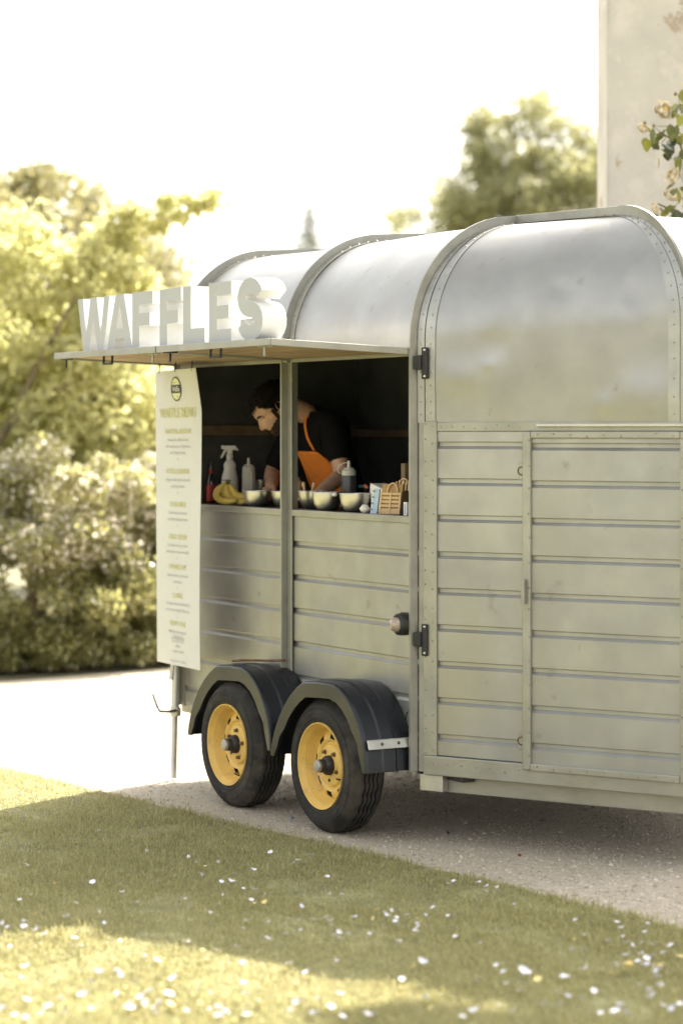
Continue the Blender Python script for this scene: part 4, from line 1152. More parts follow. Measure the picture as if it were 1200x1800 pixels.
for i, (px, w, lab) in enumerate([(556, 0.085, 'left of the four'), (566, 0.07, 'second of the four'), (577, 0.08, 'third of the four'), (588, 0.07, 'right of the four')]):
    o = lump(0.013, rg).build('marshmallow', M_marsh, None, smooth=True); o.location = T(s_of(px, w), w, ZT + 0.064); o.rotation_euler = (0, 0, i)
    tag(o, 'small white marshmallow peeping over the middle bowl, %s' % lab, 'marshmallow', 'marshmallows in the bowls')
    # filling that carries them
for bb, w_, colr in ((b4, 0.064, (0.75, 0.70, 0.66)), (b5, 0.064, (0.45, 0.10, 0.08)), (b3, 0.066, (0.66, 0.5, 0.3))):
    mb = MB(); mb.lathe([(0.0005, 0.068), (0.03, 0.067), (0.055, 0.063), (0.06, 0.058), (0.001, 0.056)], 20); mb.build('filling', mat('filling', colr, 0.7, 0, var=0.25, vscale=60), bb, smooth=True)
for i, (px, w, lab, colr) in enumerate([(607, 0.08, 'red raspberry at the left rim of the rightmost bowl', (0.45, 0.02, 0.05)), (630, 0.07, 'pale marshmallow at the middle of the rightmost bowl', (0.78, 0.72, 0.74)), (618, 0.06, 'small pink marshmallow in the rightmost bowl', (0.75, 0.5, 0.52))]):
    o = lump(0.011, rg).build('raspberry' if i == 0 else 'marshmallow', mat('sweet', colr, 0.6, 0, var=0.1), None, smooth=True); o.location = T(s_of(px, w), w, ZT + 0.066)
    tag(o, lab, 'raspberry' if i == 0 else 'marshmallow', None if i == 0 else 'marshmallows in the bowls')
for px, dx, lab in ((531, -0.02, 'pale wooden spoon handle in the bowl beside the post, left one'), (540, 0.03, 'pale wooden spoon handle in the bowl beside the post, right one')):
    o = item('wooden_spoon', px + 6, 0.17, lab, 'spoon', 'wooden spoons', z=ZT + 0.068)
    mb = MB(); mb.tube([(0, 0, -0.01), (dx * .5, 0, 0.015), (dx, 0, 0.045), (dx * 1.05, 0, 0.052)], [0.0035, 0.005, 0.0085, 0.004], 10); mb.build('handle', M_balsa, o, smooth=True)

# spray bottle
o = item('spray_bottle', 404, 0.20, 'white trigger spray bottle standing behind the bananas', 'spray bottle', rz=R(50))
mb = MB(); mb.lathe([(0.001, 0), (0.038, 0), (0.041, 0.006), (0.041, 0.115), (0.039, 0.132), (0.031, 0.160), (0.0285, 0.170), (0.031, 0.184), (0.029, 0.196), (0.017, 0.212), (0.0135, 0.216), (0.0135, 0.222)], 28); mb.build('bottle', M_white_pl, o, smooth='auto')
mb = MB(); mb.lathe([(0.0165, 0.216), (0.0165, 0.238), (0.014, 0.242), (0.010, 0.243)], 20); mb.box(-0.030, 0.030, -0.011, 0.011, 0.262, 0.284); mb.box(-0.012, 0.014, -0.010, 0.010, 0.240, 0.264); mb.prism([(0.028, y, z) for y, z in ((-0.009, .264), (.009, .264), (.009, .282), (-.009, .282))], [(0.042, y * .6, z - .012) for y, z in ((-0.009, .268), (.009, .268), (.009, .280), (-.009, .280))])
mb.box(-0.042, -0.028, -0.009, 0.009, 0.266, 0.286)
mb.build('spray_head', M_white_pl, o, bevel=0.004)
mb = MB(); mb.tube([(-0.020, 0, 0.264), (-0.028, 0, 0.250), (-0.036, 0, 0.234), (-0.044, 0, 0.224)], [0.007, 0.007, 0.006, 0.005], 8); mb.build('trigger', M_white_pl, o, smooth=True)
mb = MB(); mb.add([(0.0414 * math.sin(a), -0.0414 * math.cos(a), z) for z in (0.112, 0.116) for a in [R(-50 + 70 * i / 8) for i in range(9)]], [(i, i + 1, 10 + i, 9 + i) for i in range(8)]); mb.build('label_print', M_ink_k, o)
mb = MB(); mb.add([(0.0414 * math.sin(a), -0.0414 * math.cos(a), z) for z in (0.055, 0.082) for a in [R(6 + 22 * i / 4) for i in range(5)]], [(i, i + 1, 6 + i, 5 + i) for i in range(4)]); mb.build('label_print', M_ink_g, o)

def squeeze(px, w, r, h, m, label, cap=True, tether=False, name='squeeze_bottle', fill=None):
    o = item(name, px, w, label, 'squeeze bottle', 'squeeze bottles', rz=R(50))
    hb = h * 0.70
    mb = MB(); mb.lathe([(0.001, 0), (r * .95, 0), (r, 0.006), (r, hb - 0.01), (r * .93, hb)], 8 if fill is None else 24); mb.build('bottle', m, o, smooth='auto')
    mb = MB(); mb.lathe([(r * .93, hb), (r * .95, hb + 0.002), (r * .93, hb + h * .10), (r * .70, hb + h * .125), (r * .66, hb + h * .15), (r * .25, hb + h * .155), (r * .2, h * .97), (r * .13, h), (0.0005, h)], 24); mb.build('cap', M_cloudy, o, smooth='auto')
    if tether:
        mb = MB(); c = (-r * 0.75, 0, hb + h * .13)
        mb.tube([(-r * .1, 0, h * .955), (-r * .6, 0, h * .955), (-r * 1.25, 0, h * .90), (-r * 1.5, 0, h * .82), (-r * 1.3, 0, h * .755), (-r * .9, 0, h * .735)], 0.003, 6); mb.build('tether', M_cloudy, o, smooth=True)
    return o
squeeze(437, 0.21, 0.032, 0.226, M_cloudy, 'cloudy white hexagonal squeeze bottle between the spray bottle and the post')
squeeze(613, 0.20, 0.0345, 0.222, M_choc, 'squeeze bottle of dark chocolate sauce with a tethered white cap', tether=True, fill=1)
M_peach = mat('peach_plastic', (0.62, 0.40, 0.20), 0.45, 0, var=0.05)
o = item('sauce_bottle', 519, 0.26, 'peach-coloured sauce bottle just right of the hatch post', 'sauce bottle')
mb = MB(); mb.lathe([(0.001, 0), (0.030, 0), (0.032, 0.006), (0.032, 0.105), (0.028, 0.120), (0.021, 0.124), (0.021, 0.136), (0.001, 0.138)], 24); mb.build('bottle', M_peach, o, smooth='auto')

def dark_bottle(px, w, r, h, label, lab_col=True, red_top=True):
    o = item('beer_bottle', px, w, label, 'bottle', 'dark glass bottles')
    mb = MB(); mb.lathe([(0.001, 0), (r * .95, 0), (r, 0.004), (r, h * .52), (r * .85, h * .60), (r * .45, h * .72), (r * .40, h * .95), (r * .45, h * .955), (r * .45, h), (0.001, h)], 24); mb.build('glass', M_glassdk, o, smooth='auto')
    if lab_col:
        mb = MB(); mb.lathe([(r + 0.0006, h * .06), (r + 0.0006, h * .46)], 24); mb.build('label', M_red, o, smooth=True)
    if red_top:
        mb = MB(); mb.lathe([(r * .45, h * .74), (r * .43, h * .84)], 16, (0.004, 0, 0)); mb.build('neck_label', M_red, o, smooth=True)
    return o
dark_bottle(371, 0.12, 0.022, 0.20, 'dark slim bottle with red label standing left of the bananas')
o = item('drink_can', 362, 0.15, 'red can peeping out beside the menu banner', 'can')
mb = MB(); mb.lathe([(0.001, 0), (0.024, 0), (0.027, 0.006), (0.027, 0.075), (0.022, 0.084), (0.001, 0.083)], 24); mb.build('can_body', M_red, o, smooth='auto')
o = item('sauce_jar', 386, 0.27, 'small dark red sauce jar behind the bananas', 'jar')
mb = MB(); mb.lathe([(0.001, 0), (0.025, 0), (0.027, 0.006), (0.027, 0.085), (0.022, 0.092)], 20); mb.build('jar', mat('dark_red', (0.16, 0.02, 0.02), 0.3, 0, var=0.2), o, smooth='auto')
mb = MB(); mb.lathe([(0.024, 0.092), (0.024, 0.104), (0.001, 0.105)], 20); mb.build('lid', M_red, o)
o = item('glass_tumbler', 458, 0.25, 'clear glass tumbler behind the first steel bowl', 'glass')
mb = MB(); mb.lathe([(0.001, 0), (0.021, 0), (0.024, 0.12), (0.0225, 0.12), (0.0195, 0.006), (0.001, 0.006)], 24); mb.build('glass', M_glass, o, smooth='auto')
o = dark_bottle(652, 0.24, 0.016, 0.125, 'black bottle with clip lid between the sauce bottle and the white tub', False, False)
o = item('tongs', 642, 0.28, 'teal-handled kitchen tongs with orange tip beside the dark sauce bottle', 'tongs')
mb = MB(); mb.tube([(-0.05, 0, 0.105), (0.0, 0, 0.103), (0.03, 0, 0.100)], [0.008, 0.009, 0.007], 8); mb.build('handle', mat('teal_plastic', (0.015, 0.12, 0.15), 0.4, 0), o, smooth=True)
mb = MB(); mb.tube([(0.012, -0.012, 0.112), (0.028, -0.012, 0.104), (0.036, -0.012, 0.097)], [0.006, 0.009, 0.004], 8); mb.build('tip', mat('orange_tip', (0.75, 0.20, 0.08), 0.5, 0), o, smooth=True)
mb = MB(); mb.tube([(0.0, 0, 0.10), (0.005, 0, 0.0)], [0.006, 0.008], 8); mb.build('leg', M_dark, o)

# bananas
o = item('banana_bunch', 400, 0.065, 'bunch of ripe yellow bananas lying on the counter', 'bananas', rz=R(38))
paths = [[(-0.002, -0.004, .108), (-0.030, -0.012, .092), (-0.050, -0.02, .062), (-0.048, -0.026, .034), (-0.018, -0.03, .0195), (0.03, -0.032, .0185), (0.062, -0.03, .023)],
         [(0.0, 0, .108), (-0.012, 0.004, .085), (-0.012, 0.006, .055), (0.006, 0.006, .032), (0.04, 0.004, .02), (0.078, 0.0, .016), (0.098, 0, .018)],
         [(0.002, 0.002, .108), (0.012, 0.014, .088), (0.020, 0.02, .062), (0.036, 0.022, .045), (0.065, 0.02, .040), (0.095, 0.012, .040)],
         [(0.0, 0.004, .108), (-0.012, 0.02, .09), (-0.03, 0.03, .062), (-0.03, 0.034, .034), (0.0, 0.034, .0185), (0.045, 0.03, .0185)]]
for pth in paths:
    pp = []
    for i in range(len(pth) - 1):
        for q in (0, .5): pp.append(Vector(pth[i]).lerp(Vector(pth[i + 1]), q))
    pp.append(Vector(pth[-1]))
    for it in range(2): pp = [pp[0]] + [(pp[i - 1] + pp[i] * 2 + pp[i + 1]) / 4 for i in range(1, len(pp) - 1)] + [pp[-1]]
    m_ = len(pp)
    mb = MB(); mb.tube(pp, [0.0055 + 0.0125 * min(1, (i / 3.5)) * min(1, ((m_ - 1 - i) / 2.2 + .12)) if i else 0.005 for i in range(m_)], 7)
    bo = mb.build('banana', M_banana, o, smooth=True)
    mb = MB(); mb.dome(pp[-1], pp[-1] - pp[-2], 0.0062, 0.006, 6); mb.build('tip', M_bstem, bo)
mb = MB(); mb.tube([(0, 0, .100), (0, 0, .112), (0.004, 0, .120)], [0.013, 0.011, 0.008], 8); mb.build('stalk', M_bstem, o, smooth=True)

# white tub, notebook, carrier, napkin, little box, batten
o = item('white_tub', 680, 0.17, 'white tapered plastic tub behind the cardboard carrier', 'tub', rz=0.1)
mb = MB(); prf_ = [(-0.062, 0.0), (0.070, 0.0), (0.090, 0.085), (-0.070, 0.128), (-0.074, 0.10)]
mb.prism([(x, -0.04, z) for x, z in prf_], [(x, 0.05, z) for x, z in prf_]); mb.build('tub', M_white_pl, o, bevel=0.006)
o = item('spiral_notebook', 657, 0.055, 'pale blue spiral notebook leaning against the cardboard carrier', 'notebook', rz=R(25))
mb = MB(); mb.prism([(x, y, 0) for x, y in ((-0.012, -0.004), (0.016, -0.004), (0.016, 0.006), (-0.012, 0.006))], [(x + 0.008, y + 0.012, .105) for x, y in ((-0.012, -0.004), (0.016, -0.004), (0.016, 0.006), (-0.012, 0.006))]); mb.build('cover', mat('pale_blue_card', (0.42, 0.56, 0.68), 0.6, 0, var=0.1, vscale=40), o)
for i in range(4):
    mb = MB(); z_ = 0.018 + 0.026 * i; mb.tube([(-0.016 + .08 * z_, -0.006 + .1 * z_, z_), (-0.012 + .08 * z_, -0.009 + .1 * z_, z_ + .001), (-0.004 + .08 * z_, -0.008 + .1 * z_, z_)], 0.0016, 5); mb.build('spiral_ring', M_dark, o)
mb = MB(); mb.box(-0.017, -0.0125, -0.004, 0.006, 0, .105, lambda x, y, z: (x + .08 * z, y + .1 * z, z)); mb.build('pages', M_white_pl, o)

o = item('cardboard_carrier', 684, 0.075, 'kraft cardboard carrier with slatted pale wooden front and arched handle', 'carrier', rz=R(26))
def ck(x, y, z): return (x + 0.10 * z, y, z)
cw, chh = 0.052, 0.098
mb = MB(); mb.box(-cw, cw, 0.006, 0.058, 0.001, 0.128, lambda x, y, z: (x + 0.10 * z, y, z)); mb.build('card_box', M_kraft, o, bevel=0.001)
for z0 in (0.0, 0.030, 0.047, 0.064, 0.081):
    mb = MB(); mb.box(-cw, cw, -0.001, 0.0055, z0 + 0.0005, z0 + (0.023 if z0 == 0 else 0.0105), ck); mb.build('slat', M_balsa, o)
for x0, x1 in ((-cw, -cw + .008), (-.004, .004), (cw - .008, cw)):
    mb = MB(); mb.box(x0, x1, -0.0035, -0.0012, 0.0, 0.093, ck); mb.build('upright', M_balsa, o)
mb = MB(); mb.tube([ck(0.006 + 0.026 * math.cos(a) , 0.001, 0.092 + 0.040 * math.sin(a)) for a in [math.pi * i / 12 for i in range(13)]], 0.0042, 6); mb.build('handle', M_balsa, o, smooth=True)
mb = MB(); mb.tube([ck(0.040 + 0.022 * math.cos(a) , 0.030, 0.125 + 0.026 * math.sin(a)) for a in [math.pi * i / 12 for i in range(13)]], 0.0035, 6); mb.build('handle', M_balsa, o, smooth=True)
for i in range(7):
    mb = MB(); mb.box(0.012 + i * 0.011, 0.018 + i * 0.011, 0.012 + .005 * (i % 3), 0.015 + .005 * (i % 3), 0.10, 0.139 + .006 * (i % 2), ck); mb.build('wooden_fork', M_balsa, o)
o = lump(0.023, random.Random(9), 0.85).build('paper_napkin', mat('tissue', (0.74, 0.72, 0.66), 0.9, 0, var=0.05, bump=0.6, bscale=60), None, smooth=True)
o.location = T(s_of(641, 0.035), 0.035, ZT); tag(o, 'crumpled white napkin in front of the rightmost bowl', 'napkin')
o = item('small_box', 715, 0.045, 'small white and blue carton beside the corner post', 'box')
mb = MB(); mb.box(-0.012, 0.012, -0.01, 0.01, 0, 0.056); mb.build('carton', M_white_pl, o, bevel=0.001)
mb = MB(); mb.box(-0.003, 0.003, -0.0108, -0.0102, 0.006, 0.05); mb.build('print', mat('ink_blue', (0.12, 0.16, 0.36), 0.6, 0), o)
o = item('wood_block', 712, 0.20, 'upright piece of brown wood at the right end of the counter', 'wood')
mb = MB(); mb.box(-0.02, 0.012, -0.01, 0.01, 0, 0.215); mb.build('block', M_batten, o, bevel=0.002)

# pale utensils hanging from the back wall behind the man
o = empty('hanging_cloth', T(-1.02, 0.985, 1.83), RZ, 'pale crumpled cloth hanging in the dark behind the man', 'cloth')
mb = MB()
mb.grid(lambda u, v: (0.03 + 0.10 * u + 0.01 * math.sin(v * 5), -0.012 - 0.008 * math.sin(u * 9), -0.055 * v + 0.018 * math.sin(u * 3.1) ), 10, 5)
mb.build('cloth', mat('cloth_grey', (0.20, 0.19, 0.17), 0.9, 0, var=0.3, vscale=30), o, smooth=True)
mb = MB(); mb.tube([(0.04, -0.004, 0.02), (0.04, 0.012, 0.03)], 0.004, 6); mb.build('hook', M_dark, o)

# ------------------------------------------------------------------ the man behind the counter
M_fleshtone = mat('flesh', (0.66, 0.40, 0.27), 0.5, 0, var=0.14, vscale=28, bump=0.05, bscale=200)
M_shirt = mat('black_tshirt', (0.008, 0.008, 0.009), 0.95, 0, var=0.2, vscale=10, bump=0.2, bscale=30, spec=0.15)
M_apron = mat('orange_apron', (0.85, 0.25, 0.03), 0.85, 0, var=0.12, vscale=9, bump=0.25, bscale=25)
M_hair = mat('dark_hair', (0.010, 0.007, 0.005), 0.7, 0, var=0.4, vscale=40, bump=0.7, bscale=90, stretch=(1, 3, 1), spec=0.15)
M_beard = mat('dark_beard', (0.035, 0.020, 0.013), 0.9, 0, var=0.4, vscale=90, bump=0.7, bscale=160)
M_trous = mat('dark_trousers', (0.02, 0.02, 0.022), 0.9, 0, var=0.2)
MS, MWD = -1.24, 0.60
FL = 0.411
person = empty('person', T(MS, MWD, FL), RZ, 'bearded person in black t-shirt and orange apron bending over the counter inside the trailer', 'person')
def L(s, w, z): return (s - MS, w - MWD, z - FL)
def skin_body(name, nodes, edges, m, sub=2):
    """nodes: (position, rx, ry); grown with a Skin modifier and frozen to one mesh"""
    me = bpy.data.meshes.new(name)
    me.from_pydata([n[0] for n in nodes], edges, [])
    o = bpy.data.objects.new(name, me); COL.objects.link(o)
    sk = o.modifiers.new('skin', 'SKIN'); sk.use_smooth_shade = True
    if not me.skin_vertices: me.skin_vertices.new()
    for i, n in enumerate(nodes):
        me.skin_vertices[0].data[i].radius = (n[1], n[2])
        me.skin_vertices[0].data[i].use_root = (i == 0)
    sd = o.modifiers.new('sub', 'SUBSURF'); sd.levels = sub; sd.render_levels = sub
    bpy.context.view_layer.update()
    dg = bpy.context.evaluated_depsgraph_get()
    res = bpy.data.meshes.new_from_object(o.evaluated_get(dg))
    bpy.data.objects.remove(o)
    res.materials.clear(); res.materials.append(m)
    res.polygons.foreach_set('use_smooth', [True] * len(res.polygons))
    res.name = name
    return res
hip = L(-1.24, .66, 1.31)
# his left arm (towards the nose of the trailer), right arm
shL, elL, wrL = L(-1.085, .49, 1.735), L(-1.005, .50, 1.495), L(-0.895, .29, 1.402)
shR, elR, wrR = L(-1.42, .49, 1.735), L(-1.475, .38, 1.50), L(-1.235, .24, 1.420)
neck0, neck1 = L(-1.24, .475, 1.775), L(-1.232, .375, 1.815)
nodes = [(hip, .155, .115), (L(-1.24, .61, 1.47), .125, .09), (L(-1.24, .535, 1.65), .13, .09), (L(-1.24, .48, 1.745), .085, .065), (neck0, .062, .062), (neck1, .054, .056), (L(-1.225, .30, 1.835), .05, .05),
         (shL, .056, .056), (Vector(shL).lerp(Vector(elL), .5)[:], .047, .047), (elL, .042, .042), (Vector(elL).lerp(Vector(wrL), .4)[:], .040, .040), (wrL, .027, .024),
         (shR, .056, .056), (Vector(shR).lerp(Vector(elR), .5)[:], .047, .047), (elR, .042, .042), (Vector(elR).lerp(Vector(wrR), .4)[:], .040, .040), (wrR, .027, .024),
         (L(-1.14, .67, 1.25), .09, .09), (L(-1.14, .66, .87), .062, .062), (L(-1.14, .70, .50), .042, .042), (L(-1.14, .66, .445), .040, .032), (L(-1.13, .54, .437), .036, .024),
         (L(-1.34, .67, 1.25), .09, .09), (L(-1.34, .66, .87), .062, .062), (L(-1.34, .70, .50), .042, .042), (L(-1.34, .66, .445), .040, .032), (L(-1.35, .54, .437), .036, .024)]
edges = [(0, 1), (1, 2), (2, 3), (3, 4), (4, 5), (5, 6), (3, 7), (7, 8), (8, 9), (9, 10), (10, 11), (3, 12), (12, 13), (13, 14), (14, 15), (15, 16), (0, 17), (17, 18), (18, 19), (19, 20), (20, 21), (0, 22), (22, 23), (23, 24), (24, 25), (25, 26)]
# hands: palm and five fingers each, curled over what they work at
def hand(nodes, edges, wrist_i, wr, fwd, side, up, thumb_sign):
    wr, fwd, side, up = Vector(wr), Vector(fwd).normalized(), Vector(side).normalized(), Vector(up).normalized()
    pal = wr + fwd * 0.05
    nodes.append((tuple(pal), .030, .016)); pi_ = len(nodes) - 1; edges.append((wrist_i, pi_))
    for k, (off, ln_) in enumerate(((-.030, .060), (-.010, .072), (.011, .068), (.030, .054))):
        a = wr + fwd * 0.088 + side * off
        b = a + fwd * ln_ * .45 - up * 0.012; c = b + fwd * ln_ * .3 - up * 0.020
        i0 = len(nodes); nodes += [(tuple(a), .0095, .009), (tuple(b), .0085, .0085), (tuple(c), .007, .007)]
        edges += [(pi_, i0), (i0, i0 + 1), (i0 + 1, i0 + 2)]
    a = wr + fwd * 0.035 + side * thumb_sign * .038 - up * .004; b = a + fwd * .030 + side * thumb_sign * .012 - up * .008; c = b + fwd * .024 - up * .010
    i0 = len(nodes); nodes += [(tuple(a), .011, .010), (tuple(b), .009, .009), (tuple(c), .0075, .0075)]
    edges += [(wrist_i, i0), (i0, i0 + 1), (i0 + 1, i0 + 2)]
hand(nodes, edges, 11, wrL, (-.15, -.95, -.10), (1, -.15, 0), (0, -.1, 1), -1)
hand(nodes, edges, 16, wrR, (.55, -.8, -.10), (.8, .55, 0), (0, -.1, 1), 1)

# head: rings of a face profile, tipped down and joined to the neck by its own neck stub
def lerp_tab(tab, z):
    for (z0, v0), (z1, v1) in zip(tab, tab[1:]):
        if z <= z1:
            k = (z - z0) / (z1 - z0); k = k * k * (3 - 2 * k) if True else k
            return v0 + (v1 - v0) * k
    return tab[-1][1]
TW = [(-.118, .020), (-.105, .036), (-.08, .052), (-.05, .060), (-.01, .069), (.03, .074), (.07, .068), (.10, .045), (.117, .012), (.118, .004)]
TF = [(-.118, .066), (-.108, .083), (-.095, .088), (-.080, .084), (-.068, .089), (-.060, .087), (-.045, .088), (-.02, .086), (.012, .083), (.027, .091), (.05, .090), (.08, .076), (.105, .046), (.117, .012), (.118, .004)]
TB = [(-.118, -.030), (-.09, .010), (-.06, .055), (-.02, .082), (.03, .100), (.07, .092), (.10, .060), (.117, .012), (.118, .004)]
NOSE = [(-.06, 0), (-.046, .006), (-.036, .026), (-.026, .028), (-.006, .018), (.012, .009), (.026, .002), (.04, 0)]
def head_pt(z, ph, off=0.0):
    X, Fv, Bv = lerp_tab(TW, z) + off, lerp_tab(TF, z) + off, lerp_tab(TB, z) + off
    c, s_ = math.cos(ph), math.sin(ph)
    x = X * math.copysign(abs(s_) ** 0.9, s_)
    if c >= 0: y = -Fv * abs(c) ** 0.85
    else: y = Bv * abs(c) ** 0.85
    if c > 0:
        dphi = math.atan2(s_, c)
        nz = lerp_tab(NOSE, z) if -.06 < z < .04 else 0
        wd = 0.13 + 0.06 * max(0, min(1, (-.01 - z) / .03))
        y -= nz * math.exp(-(dphi / wd) ** 2)
        y += 0.011 * math.exp(-((abs(dphi) - .42) / .18) ** 2 - ((z - .008) / .012) ** 2)     # eye sockets
        y += 0.004 * math.exp(-(dphi / .35) ** 2 - ((z + .0745) / .003) ** 2)                  # the line of the mouth
        x += math.copysign(0.004, s_) * math.exp(-((abs(dphi) - .9) / .3) ** 2 - ((z + .015) / .02) ** 2)
    return Vector((x, y, z))
NZ_, NPH = 60, 64
zs = [-.118 + .236 * i / NZ_ for i in range(NZ_ + 1)]
HM = Matrix.Translation(Vector(L(-1.215, .235, 1.815))) @ Euler((0, 0, R(-12)), 'XYZ').to_matrix().to_4x4() @ Euler((R(47), 0, 0), 'XYZ').to_matrix().to_4x4()
mb = MB()
vs = [HM @ head_pt(z, 2 * math.pi * k / NPH) for z in zs for k in range(NPH)]
fs = [(i * NPH + k, i * NPH + (k + 1) % NPH, (i + 1) * NPH + (k + 1) % NPH, (i + 1) * NPH + k) for i in range(NZ_) for k in range(NPH)]
fs += [tuple(range(NPH - 1, -1, -1)), tuple(range(NZ_ * NPH, (NZ_ + 1) * NPH))]
mb.add(vs, fs)
# ears
for sg in (-1, 1):
    def ear(u, v, sg=sg):
        a = 2 * math.pi * u
        r = (0.5 + 0.5 * math.sin(math.pi * min(v * 1.3, 1) * .5))
        return HM @ Vector((sg * (0.070 + 0.016 * v - 0.004 * math.sin(math.pi * v)), 0.012 + 0.017 * r * math.cos(a) + 0.006 * v, -0.008 + 0.031 * r * math.sin(a) + (-0.006 * math.cos(a))))
    mb.grid(ear, 16, 4)
head_me = mb.mesh('head', M_fleshtone, True)
body_me = skin_body('body', nodes, edges, M_fleshtone)
bm = bmesh.new(); bm.from_mesh(body_me); bm.from_mesh(head_me); bm.to_mesh(body_me); bm.free()
body_me.polygons.foreach_set('use_smooth', [True] * len(body_me.polygons))
link_mesh('body', body_me, person)
# hair and beard as shells grown from the head
rgh = random.Random(2)
def shell(name, test, off, m, nmul=1, jit=0.0):
    mb = MB(); ids = {}
    n1, n2 = NZ_, NPH
    vs_, fs_ = [], []
    def vid(i, k):
        k %= n2
        if (i, k) not in ids:
            z, ph = zs[i], 2 * math.pi * k / n2
            ids[(i, k)] = len(vs_)
            vs_.append(HM @ head_pt(z, ph, off(z, ph) + rgh.uniform(-jit, jit)))
        return ids[(i, k)]
    for i in range(n1):
        for k in range(n2):
            ph = 2 * math.pi * (k + .5) / n2; z = (zs[i] + zs[i + 1]) / 2
            if ph > math.pi: ph -= 2 * math.pi
            if test(z, abs(ph)): fs_.append((vid(i, k), vid(i, k + 1), vid(i + 1, k + 1), vid(i + 1, k)))
    top = n1
    if (top, 0) in ids: fs_.append(tuple(ids[(top, k)] for k in range(n2)))
    mb.add(vs_, fs_)
    return mb.build(name, m, person, smooth=True)
def hair_line(z, ph):
    if ph < 1.0: return z > .068 - .012 * math.cos(ph * 3)
    if ph < 1.5: return z > .068 - (ph - 1.0) * .11
    if ph < 1.75: return z > -.01 and True
    return z > -.055 + 0.0 * ph
shell('hair', hair_line, lambda z, ph: 0.010 + 0.022 * max(0, min(1, (z - .02) / .07)), M_hair, jit=0.0035)
shell('beard', lambda z, ph: (z < -.040 and ph < 1.45 and not (z > -.066 and ph < .12) and (z < -.075 or ph > .0)) and (z < -.058 + .028 * max(0, (ph - .45)) or False) and not (-.079 < z < -.069 and ph < .28) or (1.25 < ph < 1.5 and -.06 < z < .01), lambda z, ph: 0.0045, M_beard, jit=0.0015)
# loose locks over the hair
rgk = random.Random(12)
mb = MB()
for i in range(520):
    z = rgk.uniform(-.04, .116); ph = rgk.uniform(-math.pi, math.pi)
    if not hair_line(z, abs(ph)): continue
    o0 = 0.010 + 0.022 * max(0, min(1, (z - .02) / .07))
    a = HM @ head_pt(z, ph, o0 - .003); b = HM @ head_pt(min(.117, max(-.06, z + rgk.uniform(-.03, .012))), ph + rgk.uniform(-.25, .25), o0 + rgk.uniform(.003, .013))
    sd_ = (b - a).cross(Vector((0, 0, 1))).normalized() * .0028
    mb.add([a - sd_, a + sd_, b], [(0, 1, 2)])
ho = mb.build('hair_locks', M_hair, person); ho['kind'] = 'stuff'
for sg in (-1, 1):
    mb = MB(); cpt = [head_pt(.024 + .004 * math.sin(math.pi * i / 4), sg * (.18 + .5 * i / 4), 0.002) for i in range(5)]
    mb.tube([HM @ p for p in cpt], [.002, .0042, .0042, .0035, .0015], 6); mb.build('eyebrow', M_hair, person, smooth=True)
    mb = MB(); e = head_pt(.006, sg * .42); 
    vs_ = []
    mb.lathe([(0.0115 * math.sin(math.pi * i / 6) + 0.0002, 0.0115 * math.cos(math.pi * i / 6)) for i in range(7)], 12, HM @ (e + Vector((0, .008, 0))), (0, 0, 1)); mb.build('eye', mat('eye', (0.10, 0.07, 0.06), 0.2, 0, var=0.3, vscale=100), person, smooth=True)

# t-shirt over torso and upper arms, trousers over the legs
def fat(n, k): return (n[0], n[1] + k, n[2] + k)
slv = lambda a, b, q: tuple(Vector(a).lerp(Vector(b), q))
sn = [fat(nodes[0], .012), fat(nodes[1], .032), fat(nodes[2], .036), fat(nodes[3], .036), (L(-1.238, .445, 1.782), .078, .074),
      (nodes[7][0], .074, .074), (slv(shL, elL, .45), .066, .066), (slv(shL, elL, .78), .062, .062),
      (nodes[12][0], .074, .074), (slv(shR, elR, .45), .066, .066), (slv(shR, elR, .97), .058, .058)]
se = [(0, 1), (1, 2), (2, 3), (3, 4), (3, 5), (5, 6), (6, 7), (3, 8), (8, 9), (9, 10)]
shirt_me = skin_body('t_shirt', sn, se, M_shirt)
link_mesh('t_shirt', shirt_me, person)
tn = [fat(nodes[0], .006)] + [fat(nodes[i], .016) for i in (17, 18, 19, 22, 23, 24)]
link_mesh('trousers', skin_body('trousers', tn, [(0, 1), (1, 2), (2, 3), (0, 4), (4, 5), (5, 6)], M_trous), person)
for i, k in ((20, 21), (25, 26)):
    a, b = Vector(nodes[i][0]), Vector(nodes[k][0])
    mb = MB(); mb.tube([a + Vector((0, .05, -.004)), a, a.lerp(b, .5), b, b + Vector((0, -.03, -.004))], [.03, .05, .046, .040, .018], 10); mb.build('shoe', M_dark, person, smooth=True)
# apron: cloth dropped onto the shirt front
bmx = bmesh.new(); bmx.from_mesh(shirt_me); bvh = BVHTree.FromBMesh(bmx); bmx.free()
def onto(x, z, lift, yd=-1.0):
    h = bvh.ray_cast(Vector((x, -1.0, z)), Vector((0, 1, 0)))
    if h[0] is None: return None
    return h[0] + Vector((0, -lift - 0.005 * (math.sin(x * 55 + z * 14) + math.sin(x * 31 - z * 37)) * (1 if lift < 0.012 else 0), 0.002))
def cloth(name, fn, nu, nv, lift):
    mb = MB(); pts = []
    last = -0.15
    for j in range(nv + 1):
        for i in range(nu + 1):
            x, z = fn(i / nu, j / nv)
            p = onto(x, z, lift)
            if p is None: p = Vector((x, last, z))
            last = p.y
            pts.append(p)
    k_ = nu + 1
    mb.add(pts, [(j * k_ + i, j * k_ + i + 1, (j + 1) * k_ + i + 1, (j + 1) * k_ + i) for j in range(nv) for i in range(nu)])
    o = mb.build(name, M_apron, person, smooth=True)
    sm = o.modifiers.new('smooth', 'SMOOTH'); sm.iterations = 5; sm.factor = 0.5
    so = o.modifiers.new('thick', 'SOLIDIFY'); so.thickness = 0.004
    return o
zb = 1.615 - FL
